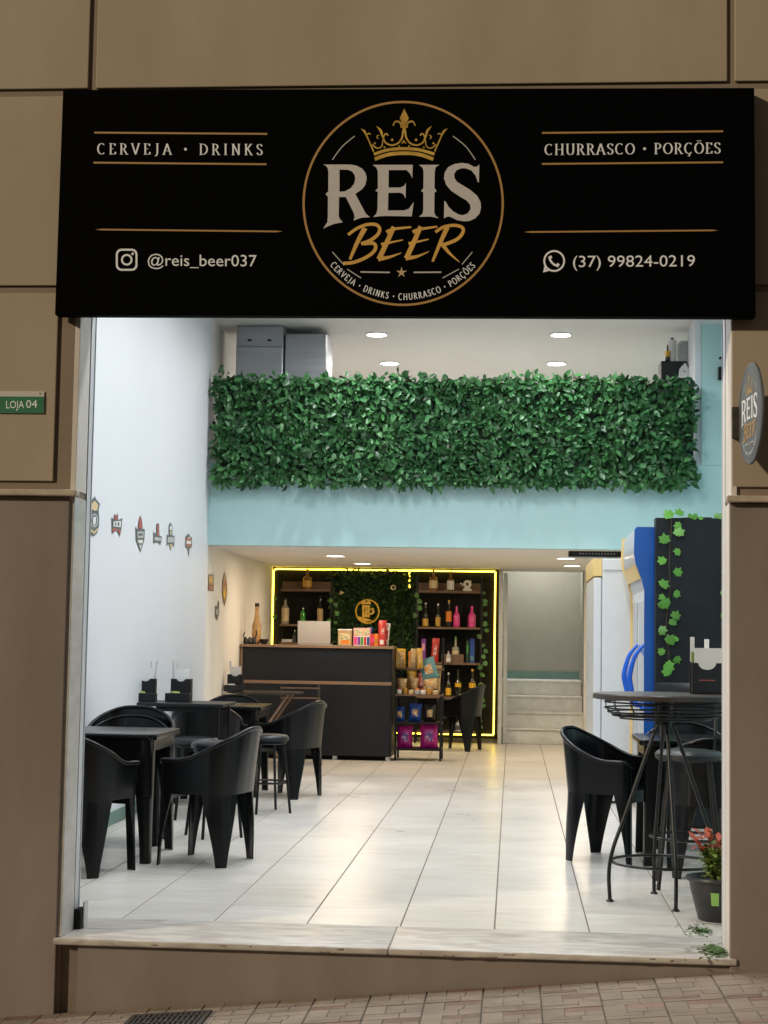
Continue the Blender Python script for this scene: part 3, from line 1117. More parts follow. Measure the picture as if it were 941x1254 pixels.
def bf(x, y, lift=0.0):
    u, v = (x - 494) / 124.3 * BR * .86, (y - 249) / 124.3 * BR * .86
    return bc + bn * (.0072 + lift) + bd * u + Vector((0, 0, -v))


for o in logo(bf, None, full=False, ring_mat='disc_edge', m_reis='white_print', m_beer='gold'):
    keep(o, bl)
mb = MB()
ringp(mb, bf, 494, 249, 136, 136, 3.0)
keep(mb.build('ring', 'disc_edge'), bl)
box_ = MB().box(.905, .935, -.03, -.0005, 2.14, 2.27)
keep(box_.build('bracket', 'iron', bevel=.003), bl)

# ---- drain grate in the sidewalk
gp = onz(200, 1264, gz(-1.7))
dg = thing('drain_grate', 'dark metal drain grate set in the sidewalk pavers', 'drain grate', (gp.x, gp.y, gz(gp.x) + .004))
dg.rotation_euler = (0, ang, 0)
box('pit_shade', 'hole', -.155, .155, -.16, .16, -.010, -.0003, dg)  # flat black plate, the darkness of the drain put into its colour
for x0, x1, y0, y1 in ((-.165, .165, -.17, -.15), (-.165, .165, .15, .17), (-.165, -.145, -.1495, .1495), (.145, .165, -.1495, .1495)):
    box('frame', 'iron', x0, x1, y0, y1, -.008, .006, dg, bevel=.002)
gm = MB().box(-.006, .006, -.149, .149, -.002, .0045).mesh('bar')
gm.materials.append(M['iron'])
for i in range(13):
    o = link('bar', gm, None, dg, (-.132 + i * .022, 0, 0))
for i in range(3):
    box('cross_bar', 'iron', -.1445, .1445, -.09 + i * .09 - .005, -.09 + i * .09 + .005, .0046, .0058, dg)

# ================================================================== LAMPS IN THE CEILINGS
def downlight(x, y, z, power, col, m, label, group, r=.092, spread=180):
    t = thing('downlight', label, 'downlight', (x, y, z), 0, group)
    MB().lathe([(r + .018, -.0015), (r + .016, -.010), (r + .002, -.012), (r, -.004)], n=28).build('trim_ring', 'trim', t, smooth=.7)
    MB().lathe([(r - .001, -.003), (r - .004, -.009), (r * .6, -.011)], n=28).build('diffuser', m, t, smooth=.7)
    ld = bpy.data.lights.new('downlight_lamp', 'AREA')
    ld.shape = 'DISK'
    ld.size = 2 * r
    ld.energy = power
    ld.color = col
    ld.spread = R_(spread)
    lo = bpy.data.objects.new('downlight_lamp', ld)
    C.objects.link(lo)
    lo.parent = t
    lo.location = (0, 0, -.016)
    return t


COOL, WARM = (.955, .975, 1.0), (1.0, .78, .54)
for y in (.95, 2.45, 4.0, 5.5, 7.0):
    for x in (-1.35, .41):
        downlight(x, y, H1, 23.0, COOL, 'lamp', 'round white downlight in the high ceiling over the seating hall', 'downlights over the hall', spread=166)
for y in (8.57, 10.2, 11.8):
    for x in (-1.33, .43):
        downlight(x, y, H1, 9.0, (1, .96, .90), 'lamp', 'round white downlight in the ceiling above the leaf hedge', 'downlights above the mezzanine')


def soff(y):
    return 2.107 + (y - 7.86) * .083 / 6.74


for px, y in ((411, 9.8), (444, 12.0), (693.5, 9.7), (701, 11.9)):
    q = at(px, 686, y)
    downlight(q.x, y, soff(y) - .001, 24.0, WARM, 'lamp_w', 'round downlight in the low soffit under the mezzanine', 'downlights under the mezzanine')

# ================================================================== LEAF HEDGE ON THE MEZZANINE RAIL
hx0, hx1 = at(262, 520, 7.55).x, at(852, 520, 7.55).x
hz0, hz1 = 2.685, 3.59
hedge = thing('leaf_hedge', 'long artificial green leaf hedge along the mezzanine rail', 'hedge', ((hx0 + hx1) / 2, 7.6, hz0))
bpy.context.view_layer.update()
keep(MB().box(hx0 + .03, hx1 - .01, 7.605, 7.64, hz0 + .03, hz1 - .02).build('backing', 'leaf_back'), hedge)
keep(MB().box(hx0 - .02, hx1 + .01, 7.642, 7.672, hz1 - .035, hz1 - .005).build('rail', 'black_metal', bevel=.004), hedge)
for i in range(9):
    x = hx0 + .03 + (hx1 - hx0 - .06) * i / 8
    keep(MB().box(x - .012, x + .012, 7.645, 7.669, 2.861, hz1 - .036).build('post', 'black_metal'), hedge)


def leaf_geo(l, w_, bend, fold):
    pts = [(0, 0, 0), (-w_ * .42, l * .30, fold), (-w_ * .5, l * .58, fold), (-w_ * .25, l * .86, fold * .5), (0, l, 0), (w_ * .25, l * .86, fold * .5), (w_ * .5, l * .58, fold),
           (w_ * .42, l * .30, fold), (0, l * .45, 0), (0, l * .75, 0)]
    pts = [(x, y, z - bend * (y / l) ** 2 * l) for x, y, z in pts]
    fs = [(0, 8, 1), (1, 8, 2), (2, 8, 9), (2, 9, 3), (3, 9, 4), (0, 7, 8), (7, 6, 8), (6, 9, 8), (6, 5, 9), (5, 4, 9)]
    return pts, fs


LEAFS = [leaf_geo(l, w_, b, f_) for l, w_, b, f_ in ((.088, .046, .25, .006), (.075, .040, .1, .008), (.095, .040, .45, .006), (.066, .038, -.15, .006))]


def leaf_rot(rnd, spread):
    a = rnd.uniform(0, 2 * PI) if rnd.random() < .5 else rnd.gauss(-PI / 2 * 0 + PI, .9)
    e = Matrix.Rotation(rnd.gauss(0, spread), 3, 'X') @ Matrix.Rotation(rnd.gauss(0, spread), 3, 'Z')
    return e @ Matrix.Rotation(PI / 2, 3, 'X') @ Matrix.Rotation(a, 3, 'Z') @ Matrix.Rotation(rnd.gauss(.25, .35), 3, 'X')


rnd = random.Random(21)
stuff = MB()
single = []
N = 9000
for i in range(N):
    x = rnd.uniform(hx0, hx1)
    z = rnd.uniform(hz0 - .01, hz1 + .005)
    if rnd.random() < .06:
        z = hz1 + rnd.uniform(-.02, .035 + .02 * math.sin(x * 4.2) + .015 * math.sin(x * 11))
    if rnd.random() < .05:
        z = hz0 + rnd.uniform(-.035, .02)
    clump = .5 + .5 * math.sin(x * 9.1 + 3 * math.sin(z * 7)) * math.sin(z * 12.3 + 2 * math.sin(x * 5))
    y = 7.598 - rnd.random() * (.03 + .055 * clump)
    Rm = leaf_rot(rnd, .55)
    li = rnd.randrange(4)
    if y < 7.545 and len(single) < 300 and rnd.random() < .22:
        single.append((x, y, z, Rm, li))
        continue
    pts, fs = LEAFS[li]
    tint = min(.97, max(.02, rnd.gauss(.48, .24)))
    sc = rnd.uniform(.62, 1.12)
    stuff.add([Vector((x, y, z)) + Rm @ (Vector(p) * sc) for p in pts], fs, tint)
o = stuff.build('foliage', 'leaf', smooth=1.2)
o['kind'] = 'stuff'
keep(o, hedge)
lme = []
for pts, fs in LEAFS:
    me = MB().add(pts, fs).mesh('leaf', smooth=1.2)
    me.materials.append(M['leaf'])
    lme.append(me)
for x, y, z, Rm, li in single:
    o = link('leaf', lme[li], None)
    o.matrix_basis = Matrix.Translation((x, y, z)) @ Rm.to_4x4()
    keep(o, hedge)

# ================================================================== FURNITURE
# ---- black moulded armchair (faces -y)
def chair_path():
    a, fr_, bk, r, rf = .252, -.200, .215, .155, .032
    p = [(-a + .075, fr_ - .004), (-a + rf, fr_)]
    p += [(-a + rf - rf * math.sin(t), fr_ + rf - rf * math.cos(t)) for t in (.4, .8, 1.2, PI / 2)]
    p += [(-a, y) for y in (-.13, -.09, -.05, .0)]
    p += [(-a + r - r * math.cos(t), bk - r + r * math.sin(t)) for t in [PI / 2 * k / 9 for k in range(10)]]
    p += [(x, bk + .004) for x in (-.05, 0)]
    return p + [(-x, y) for x, y in reversed(p[:-1])]


CP = chair_path()
CS = [0.0]
for i in range(1, len(CP)):
    CS.append(CS[-1] + math.dist(CP[i], CP[i - 1]))
CT = CS[-1]


def sm(a, b, x):
    t = max(0, min(1, (x - a) / (b - a)))
    return t * t * (3 - 2 * t)


def cpt(s):
    s = max(0, min(CT, s))
    for i in range(1, len(CS)):
        if s <= CS[i] + 1e-9:
            t = (s - CS[i - 1]) / (CS[i] - CS[i - 1])
            return (CP[i - 1][0] + (CP[i][0] - CP[i - 1][0]) * t, CP[i - 1][1] + (CP[i][1] - CP[i - 1][1]) * t)
    return CP[-1]


def c3(s, z):
    x, y = cpt(s)
    k = min(s, CT - s) / (CT / 2)           # 0 front tip, 1 middle of the back
    bk = sm(.45, .95, k)
    x *= 1 + .09 * max(0, (z - .36)) / .4 + .035 * (1 - min(1, z / .36))
    y += bk * (.13 * max(0, z - .38) + .03 * (1 - min(1, z / .4))) - (1 - bk) * .012 * (1 - min(1, z / .4)) * (1 if k < .3 else 0)
    return (x, y, z)


def ctop(s):
    k = min(s, CT - s) / (CT / 2)
    return .560 + .025 * sm(0, .12, k) + .175 * sm(.26, .95, k)


SEATZ = .418
CGAP = .398


def chair_parts():
    P = {}
    ss = sorted(set([CT * i / 60 for i in range(61)]))
    rows = []
    for j in range(9):
        rows.append([c3(s, CGAP + (ctop(s) - CGAP) * j / 8) for s in ss])
    P['shell'] = MB().grid(rows).mesh('shell', solid=.007, smooth=.7)
    P['rim'] = MB().tube([c3(s, ctop(s) + .002) for s in ss], .0125, 8).mesh('rim', smooth=.9)
    legs = []
    h = CT / 2
    for b0, b1, t0, t1 in ((.014, .070, 0.0, .140), (h - .258, h - .200, h - .345, h - .110)):
        for mir in (0, 1):
            rows = []
            for j in range(9):
                z = CGAP * j / 8 + (.001 if j == 8 else 0)
                k = (j / 8) ** 1.25
                a_, b_ = b0 + (t0 - b0) * k, b1 + (t1 - b1) * k
                row = []
                for i in range(9):
                    s = a_ + (b_ - a_) * i / 8
                    row.append(c3(CT - s if mir else s, z))
                rows.append(row)
            legs.append(MB().grid(rows).mesh('leg', solid=.009, smooth=.7))
    P['legs'] = legs
    # seat pan inside the shell
    ring = [c3(s, SEATZ) for s in ss]
    ring = [(x * .985, y * .985, z) for x, y, z in ring]
    cx = (0, 0, SEATZ - .02)
    mid = [(x * .55, y * .55, SEATZ - .016) for x, y, z in ring]
    n = len(ring)
    mb = MB()
    vs = ring + mid + [cx]
    fs = [(i, (i + 1) % n, n + (i + 1) % n, n + i) for i in range(n)] + [(n + i, n + (i + 1) % n, 2 * n) for i in range(n)]
    mb.add(vs, fs)
    P['seat'] = mb.mesh('seat', solid=.012, smooth=1.0)
    P['apron'] = MB().grid([[(x, -.206 - .012 * math.cos(x * 7), z) for x in (-.2, -.1, 0, .1, .2)] for z in (SEATZ - .065, SEATZ - .03, SEATZ)]).mesh('apron', solid=.008, smooth=.8)
    return P


CPARTS = chair_parts()
for me in [CPARTS[k] for k in ('shell', 'rim', 'seat', 'apron')] + CPARTS['legs']:
    me.materials.append(M['black_plastic'])
chair0 = None


def armchair(x, y, d, label, z=0.0, group='black armchairs'):
    global chair0
    rz = math.atan2(d[0], -d[1])
    if chair0 is None:
        chair0 = t = thing('armchair', label, 'chair', (x, y, z), rz, group)
        for nm in ('shell', 'rim', 'seat', 'apron'):
            link(nm, CPARTS[nm], None, t)
        for l in CPARTS['legs']:
            link('leg', l, None, t)
        return t
    return dup(chair0, (x, y, z), rz, label, group)


armchair(-2.34, 1.90, (.31, .95), 'black plastic armchair with its back to the street, near the roller shutter guide')
armchair(-1.715, 2.43, (-.975, .22), 'black plastic armchair at the open side of the table nearest the doorway')
armchair(-2.40, 3.22, (.05, -1), 'lower of two stacked black plastic armchairs against the white wall')
armchair(-2.39, 3.26, (.05, -1), 'upper of two stacked black plastic armchairs against the white wall', .055)
armchair(-1.79, 6.33, (-.93, .36), 'black plastic armchair standing before the counter front')
armchair(-2.43, 7.16, (0, -1), 'black plastic armchair facing the street below the mezzanine edge')
armchair(-2.34, 5.72, (0, 1), 'black plastic armchair tucked in behind the table with two napkin caddies')
armchair(.585, 3.02, (.914, -.406), 'black plastic armchair standing alone on the tiles, facing the ivy cabinet side')
armchair(1.13, 2.42, (.05, 1), 'black plastic armchair hidden behind the bar table legs')
armchair(1.12, 3.74, (0, -1), 'black plastic armchair with its back to the ivy cabinet')
armchair(-.60, 12.33, (-.93, .30), 'black plastic armchair in front of the bottle shelves')

# ---- black moulded square table
tb0 = None


def plastic_table(x, y, label, rz=0.0):
    global tb0
    if tb0 is not None:
        return dup(tb0, (x, y, 0), rz, label, 'black square tables')
    tb0 = t = thing('square_table', label, 'table', (x, y, 0), rz, 'black square tables')
    e = .36
    top = MB()
    rr = [(px / 1000., py / 1000.) for px, py in rrect(-360, -360, 360, 360, 45, 5)]
    top.hexa([(a, b, .690) for a, b in rr], [(a, b, .722) for a, b in rr])
    top.build('table_top', 'black_plastic', t, bevel=.006, smooth=.6)
    ap = MB()
    for s in (-1, 1):
        ap.box(-.27, .27, s * .325 - .006, s * .325 + .006, .625, .6895)
        ap.box(s * .325 - .006, s * .325 + .006, -.27, .27, .625, .6895)
    ap.build('apron', 'black_plastic', t)
    for sx in (-1, 1):
        for sy in (-1, 1):
            rows = []
            for j in range(7):
                z = .6895 * j / 6
                k = .055 + .075 * (j / 6) ** 1.6
                ex = .325 + .012 * (1 - j / 6)
                c = ex - .02
                rows.append([(sx * (ex - k), sy * ex, z), (sx * c, sy * ex, z), (sx * (ex - .006), sy * (ex - .006), z), (sx * ex, sy * c, z), (sx * ex, sy * (ex - k), z)])
            MB().grid(rows).build('leg', 'black_plastic', t, solid=.010, smooth=.5)
    return t


plastic_table(-2.355, 2.60, 'black square plastic table by the wall emblems, nearest the doorway')
plastic_table(-2.365, 6.50, 'black square plastic table by the white wall, beside the mezzanine edge')
plastic_table(1.10, 3.06, 'black square plastic table behind the bar table with curved legs')

# ---- thin-legged table by the wall
t = thing('wall_table', 'thin legged black table against the white wall carrying two caddies', 'table', (-2.375, 5.02, 0))
MB().box(-.315, .315, -.27, .27, .770, .795).build('table_top', 'black_board', t, bevel=.005)
for sx in (-1, 1):
    for sy in (-1, 1):
        box('leg', 'black_metal', sx * .27 - .011, sx * .27 + .011, sy * .23 - .011, sy * .23 + .011, 0, .7695, t, bevel=.002)
for sy in (-1, 1):
    box('stretcher', 'black_metal', -.2585, .2585, sy * .23 - .009, sy * .23 + .009, .735, .755, t)


# ---- stools
st0 = {}


def stool(x, y, h, label, r=.155, foot=.19, rz=.3, group='low stools by the wall tables'):
    k = (h, r)
    if k in st0:
        return dup(st0[k], (x, y, 0), rz, label, group)
    t = st0[k] = thing('stool', label, 'stool', (x, y, 0), rz, group)
    MB().lathe([(r * .9, h - .05), (r, h - .042), (r + .003, h - .02), (r * .94, h - .004), (r * .6, h + .004), (.01, h + .006)], n=30).build('seat', 'black_vinyl', t, smooth=.8)
    MB().ring((0, 0, h - .058), r * .86, .009, 28).build('seat_hoop', 'black_metal', t, smooth=.8)
    for i in range(4):
        a = PI / 4 + i * PI / 2
        c_, s_ = math.cos(a), math.sin(a)
        MB().tube([(c_ * r * .84, s_ * r * .84, h - .06), (c_ * foot, s_ * foot, 0)], .0105, 8).build('leg', 'black_metal', t, smooth=.8)
    zr = .22
    rr = foot + (r * .84 - foot) * zr / (h - .06)
    MB().ring((0, 0, zr), rr - .008, .0075, 32).build('foot_ring', 'black_metal', t, smooth=.8)
    return t


stool(-1.79, 5.12, .565, 'low black stool on the tiles between the wall table and the counter chair', rz=.55)
stool(-2.22, 4.60, .565, 'low black stool pushed under the thin legged wall table', rz=.2)
stool(-1.90, 3.60, .605, 'low black stool behind the armchair nearest the doorway', rz=.6)

# ---- bar chair with low back at the bar table
t = thing('bar_chair', 'black padded bar chair with low back behind the bar table', 'chair', (.945, 1.98, 0), -.06)
h, r, foot = .715, .18, .235
MB().lathe([(r * .9, h - .055), (r, h - .045), (r + .004, h - .02), (r * .94, h - .004), (r * .6, h + .005), (.01, h + .007)], n=32).build('seat', 'black_vinyl', t, smooth=.8)
for i in range(4):
    a = PI / 4 + i * PI / 2
    c_, s_ = math.cos(a), math.sin(a)
    MB().tube([(c_ * r * .8, s_ * r * .8, h - .055), (c_ * foot, s_ * foot, 0)], .011, 8).build('leg', 'black_metal', t, smooth=.8)
MB().ring((0, 0, .26), .205, .008, 36).build('foot_ring', 'black_metal', t, smooth=.8)
for sx in (-1, 1):
    MB().tube([(sx * .13, .13, h - .05), (sx * .145, .175, h + .05), (sx * .15, .19, h + .33)], .009, 8).build('back_post', 'black_metal', t, smooth=.8)
MB().grid([[(.175 * s, .205 - .035 * s * s + dy, h + z) for s in [-1 + k / 6 for k in range(13)]] for z, dy in ((.235, 0), (.25, -.018), (.29, -.026), (.335, -.02), (.352, 0), (.335, .018), (.25, .016), (.235, 0))]).build(
    'backrest', 'black_vinyl', t, smooth=1.0)

# ---- bar table with basket and curved legs
bx, by = .765, 1.43
t = thing('bar_table', 'tall round bar table with wire basket and curved black legs', 'table', (bx, by, 0), R_(8))
MB().lathe([(.345, .998), (.360, 1.002), (.360, 1.022), (.355, 1.028), (.01, 1.0285)], n=56).build('table_top', 'dark_wood', t, smooth=.5)
bk = thing_b = MB()
for rr, z in ((.30, .985), (.300, .955), (.285, .935), (.262, .918), (.225, .905)):
    MB().ring((0, 0, z), rr, .0042, 48).build('basket_ring', 'black_metal', t, smooth=.8)
for i in range(16):
    a = 2 * PI * i / 16
    c_, s_ = math.cos(a), math.sin(a)
    MB().tube([(c_ * .30, s_ * .30, .996), (c_ * .300, s_ * .300, .955), (c_ * .262, s_ * .262, .918), (c_ * .03, s_ * .03, .905)], .003, 5).build('basket_wire', 'black_metal', t)
MB().lathe([(.035, .87), (.036, .997)], n=20).build('hub', 'black_metal', t, smooth=.6)
for i in range(4):
    a = R_(178 + 90 * i)
    c_, s_ = math.cos(a), math.sin(a)
    prof = [(.022, .90), (.06, .82), (.155, .55), (.215, .38), (.255, .27), (.275, .18), (.278, .10), (.272, .006)]
    pts = catmull([(p, q) for p, q in prof], 3)
    MB().tube([(c_ * p, s_ * p, q) for p, q in pts], .0098, 8).build('leg', 'black_metal', t, smooth=.9)
    MB().lathe([(.019, 0), (.019, .006), (.011, .012)], (c_ * .272, s_ * .272, 0), 14).build('foot_pad', 'black_metal', t)
MB().ring((0, 0, .195), .264, .0075, 60).build('foot_ring', 'black_metal', t, smooth=.8)
bpy.context.view_layer.update()


# ---- napkin caddies
def caddy(x, y, z, label, rz=0.0, v=0):
    t = thing('napkin_caddy', label, 'caddy', (x, y, z + .001), rz, 'table caddies')
    box('tray', 'black_board', -.092, .092, -.10, .0, 0, .062, t, bevel=.003)
    pr = [(-.075, .03), (.075, .03), (.075, .165), (.035, .165), (.022, .150), (0, .145), (-.022, .150), (-.035, .165), (-.075, .165)]
    mb = MB()
    n = len(pr)
    mb.add([(a, .002, b) for a, b in pr] + [(a, .07, b) for a, b in pr], [])
    tris = tessellate_polygon([[Vector((a, b, 0)) for a, b in pr]])
    mb.f += [tuple(q) for q in tris] + [tuple(n + k for k in reversed(q)) for q in tris] + [(i, (i + 1) % n, n + (i + 1) % n, n + i) for i in range(n)]
    mb.t += [0] * (len(tris) * 2 + n)
    mb.build('holder', 'black_board', t)
    rr = random.Random(v)
    mb = MB()
    for i in range(5):
        y0 = .014 + i * .009
        hh = .238 + rr.uniform(-.014, .014)
        xx = rr.uniform(-.004, .004)
        mb.add([(-.06 + xx, y0, .10), (.052 + xx, y0, .10), (.05 + xx, y0 + .004, hh), (.0 + xx, y0 + .003, hh - .018), (-.058 + xx, y0 + .004, hh + rr.uniform(-.01, .008))], [(0, 1, 2, 3, 4)])
    mb.build('napkins', 'paper', t, solid=.002)
    for i, sx in enumerate((.045, .058)):
        o = MB().box(-.006, .006, -.002, .002, 0, .195).build('sachet', 'clear', t)
        o.location = (sx * (1 if v % 2 == 0 else -1), .045, .10)
        o.rotation_euler = (.05, rr.uniform(-.12, .12), 0)
    mb = MB()
    for i in range(4):
        mb.lathe([(.004, .048), (.014, .056), (.016, .066), (.008, .074)], (-.05 + i * .016, -.05 + rr.uniform(-.02, .02), 0), 8)
    mb.build('sauce_sachets', 'pleaf' if v < 3 else 'paper', t)
    return t


caddy(at(181, 862, 4.95).x - .03, 4.98, .795, 'black napkin caddy with tall sachets at the wall table corner by the emblems', 0.05, 0)
caddy(at(219, 862, 5.05).x, 5.10, .795, 'black napkin caddy standing nearer the middle of the wall table', -.03, 1)
bpy.context.view_layer.update()

# right caddy on the bar table: taller dispenser with frosted tray
t = thing('napkin_dispenser', 'black napkin dispenser with white plastic top on the bar table', 'dispenser', (.992, 1.56, 1.0295), .03)
box('body', 'black_board', -.085, .085, -.04, .05, 0, .155, t, bevel=.003)
box('post', 'black_metal', -.096, -.088, -.035, -.027, 0, .16, t)
mb = MB()
pr = [(-.075, .165), (.085, .165), (.085, .225), (-.09, .225), (-.09, .165), (-.075, .165)]
n = 12
front = [(-.075, .23), (.085, .23), (.085, .155)] + [(.035 - .045 + .045 * math.cos(a), .155 - .035 * math.sin(a)) for a in [PI * k / 8 for k in range(9)]] + [(-.075, .155)]
tri = tessellate_polygon([[Vector((a, b, 0)) for a, b in front]])
nf = len(front)
mb.add([(a, -.046, b) for a, b in front] + [(a, -.042, b) for a, b in front], [tuple(q) for q in tri] + [tuple(nf + k for k in q) for q in tri] + [(i, (i + 1) % nf, nf + (i + 1) % nf, nf + i) for i in range(nf)])
mb.build('white_tray', 'clear', t)
box('sachet', 'clear', -.092, -.070, -.02, -.014, .1555, .285, t, bevel=.002)
box('sachet', 'paper', -.018, .006, .0, .006, .1555, .275, t, bevel=.002)
box('green_sachet', 'pleaf', -.088, -.076, -.030, -.024, .162, .21, t)
box('red_stripe', 'brick', -.05, .03, -.0412, -.0402, .066, .070, t)

# ---- folding wooden table and slatted chair by the counter
t = thing('folding_table', 'round brown wooden folding table in front of the counter', 'table', (-2.44, 9.25, 0))
MB().lathe([(.375, .722), (.385, .728), (.385, .742), (.01, .7425)], n=44).build('table_top', 'dark_wood', t, smooth=.5)
for s in (-1, 1):
    MB().bar((.26, s * .2, .721), (-.22, s * .2, .004), .035, .02).build('leg', 'wood_trim', t)
    MB().bar((-.24, s * .17, .721), (.24, s * .17, .004), .035, .02).build('leg', 'wood_trim', t)
MB().bar((.02, -.2, .36), (.02, .2, .36), .02).build('stretcher', 'wood_trim', t)
t = thing('folding_chair', 'slatted brown folding chair between the wooden table and the counter', 'chair', (-2.14, 9.75, 0), .2)
for s in (-1, 1):
    MB().bar((s * .19, .20, .80), (s * .19, -.20, 0.0), .028, .016).build('leg', 'black_metal', t)
    MB().bar((s * .165, -.19, .45), (s * .165, .20, 0.0), .028, .016).build('leg', 'black_metal', t)
for i in range(2):
    z = .66 + .1 * i
    MB().bar((-.205, .14 + .05 * i, z), (.205, .14 + .05 * i, z), .045, .014).build('back_slat', 'wood', t)
for i in range(5):
    MB().bar((-.20, -.17 + i * .07, .455), (.20, -.17 + i * .07, .455), .05, .016).build('seat_slat', 'wood', t)
caddy(lwx(8.95) + .11, 9.05, .7435, 'small black napkin caddy on the brown folding table', 0.0, 3)

# ================================================================== COUNTER
c0x, c1x = lwx(10.5) + .012, -1.262
ct = thing('bar_counter', 'black bar counter with brown wood trim in front of the display', 'counter', ((c0x + c1x) / 2, 10.6, 0))
bpy.context.view_layer.update()


def cbox(nm, m, *a, bevel=.003):
    return keep(MB().box(*a).build(nm, m, bevel=bevel), ct)


cbox('carcass', 'black_board', c0x + .01, c1x - .012, 10.372, 10.85, .045, 1.172)
cbox('upper_panel', 'black_board', c0x + .032, c1x - .014, 10.356, 10.371, .825, 1.166)
cbox('lower_panel', 'black_board', c0x + .010, c1x - .014, 10.352, 10.371, .05, .789)
cbox('wood_rail', 'wood_trim', c0x + .008, c1x - .004, 10.345, 10.371, .790, .824)
cbox('wood_stile', 'wood_trim', c0x + .006, c0x + .031, 10.346, 10.371, .825, 1.172)
cbox('counter_top', 'wood_trim', c0x, c1x + .004, 10.33, 10.88, 1.173, 1.202)
cbox('side_post', 'black_board', c1x - .0115, c1x + .002, 10.36, 10.86, .045, 1.172)
for x in (c1x - .06, c1x - .62, c0x + .5):
    cbox('foot', 'alu', x, x + .05, 10.385, 10.43, .001, .0445, bevel=.004)
cbox('plinth', 'black_cloth', c0x + .05, c1x - .05, 10.44, 10.8, .0, .0448, bevel=0)

CTZ = 1.2025


def px2(x0, x1, y0, y1, Y):
    a, b = at(x0, y1, Y), at(x1, y0, Y)
    return a.x, b.x, a.z, b.z


# laptop, lid towards the room
x0, x1, z0, z1 = px2(364.5, 405, 762, 789, 10.6)
t = thing('laptop', 'open grey laptop seen from the back on the counter', 'laptop', ((x0 + x1) / 2, 10.62, CTZ))
wd = (x1 - x0) / 2
box('base', 'silverp', -wd, wd, .0, .24, .0005, .016, t, bevel=.003)
mb = MB()
mb.hexa([(-wd, -.004, .017), (wd, -.004, .017), (wd, .004, .017), (-wd, .004, .017)], [(-wd, -.044, .255), (wd, -.044, .255), (wd, -.036, .255), (-wd, -.036, .255)])
mb.build('lid', mat('laptop_grey', (.47, .46, .45), .4, var=.03), t, bevel=.003)


# ---- goods: boxes, bags, bottles
def carton(name, label, x0, x1, y0, y1, Y, z, dep, m, bands=(), cat='box', lid=None, tilt=0.0, group=None):
    a0, a1, b0, b1 = px2(x0, x1, y0, y1, Y)
    wd, hh = (a1 - a0), (b1 - b0)
    t = thing(name, label, cat, ((a0 + a1) / 2, Y, z), tilt, group)
    box('carton', m, -wd / 2, wd / 2, 0, dep, 0.0005, hh, t, bevel=.002)
    for i, (u0, u1, v0, v1, mm) in enumerate(bands):
        box('print', mm, -wd / 2 + u0 * wd, -wd / 2 + u1 * wd, -.0016 - .0003 * i, -.0004 - .0003 * i, v0 * hh, v1 * hh, t)
    if lid:
        box('lid', lid, -wd / 2 - .003, wd / 2 + .003, -.004, dep + .004, hh, hh + .012, t)
    return t


def bag_mesh(wd, hh, dp, seed=0, inset=0.0):
    rr = random.Random(seed)
    nx, nz = 9, 11
    rows_f, rows_b = [], []
    for j in range(nz):
        v = j / (nz - 1)
        rf, rb = [], []
        for i in range(nx):
            u = i / (nx - 1)
            b = (max(0, math.sin(PI * u)) ** .6) * (max(0, math.sin(PI * min(1, max(0, (v - .0) / .95)))) ** .55)
            jx = rr.uniform(-.01, .01) * wd
            x = (u - .5) * wd * (1 - .10 * math.sin(PI * v)) + jx * (0 < u < 1)
            z = v * hh + rr.uniform(-.012, .012) * hh * (0 < v < 1)
            k = dp / 2 * b * rr.uniform(.86, 1.1)
            rf.append((x, -k, z))
            rb.append((x, k, z))
        rows_f.append(rf)
        rows_b.append(rb)
    mb = MB()
    mb.grid(rows_f)
    mb.grid(rows_b)
    pr = MB()
    pr.grid([[(x, y - .0018, z) for x, y, z in r[2:7]] for r in rows_f[3:8]])
    pr2 = MB()
    pr2.grid([[(x, y - .0028, z) for x, y, z in r[2:6]] for r in rows_f[6:8]])
    return mb, pr, pr2


def bag(label, x0, x1, y0, y1, Y, z, m, m2, m3=None, rot=0.0, seed=0, group=None, dp=.09, name='snack_bag'):
    a0, a1, b0, b1 = px2(x0, x1, y0, y1, Y)
    t = thing(name, label, 'snack bag', ((a0 + a1) / 2, Y, z), 0, group)
    t.rotation_euler = (0, rot, 0)
    mb, pr, pr2 = bag_mesh(a1 - a0, b1 - b0, dp, seed)
    mb.build('packet', m, t, weld=True, smooth=1.0)
    pr.build('print', m2, t, smooth=1.0)
    if m3:
        pr2.build('print', m3, t, smooth=1.0)
    return t


def bottle(label, x, ytop, ybot, Y, z, wpx, m, lab=None, cap='dark', neck=.33, shape='round', group=None, cat='bottle', labpos=(.12, .42)):
    p = at(x, ybot, Y)
    hh = at(x, ytop, Y).z - p.z
    r = wpx * (Y - CAM.y) / FP / 2
    t = thing('bottle', label, cat, (p.x, Y, z + .0005), 0, group)
    s = 1 - neck
    if shape == 'squat':
        prof = [(r * .9, 0), (r, .02 * hh), (r, .5 * hh), (r * .8, .6 * hh), (r * .35, s * hh), (r * .26, .92 * hh)]
    elif shape == 'jug':
        prof = [(r * .85, 0), (r, .05 * hh), (r * .98, .45 * hh), (r * .6, s * hh), (r * .4, .80 * hh), (r * .42, .92 * hh)]
    else:
        prof = [(r * .92, 0), (r, .015 * hh), (r, (s - .1) * hh), (r * .8, (s - .02) * hh), (r * .38, (s + .07) * hh), (r * .30, .93 * hh)]
    MB().lathe(prof, n=18).build('glass_body', m, t, smooth=.7)
    k = prof[-1][0]
    MB().lathe([(k * 1.12, .915 * hh), (k * 1.15, .99 * hh), (k * .9, hh)], n=14).build('cap', cap, t, smooth=.7)
    if lab:
        MB().lathe([(r * 1.012, labpos[0] * hh), (r * 1.013, labpos[1] * hh)], n=18).build('paper_label', lab, t, smooth=.7)
    return t


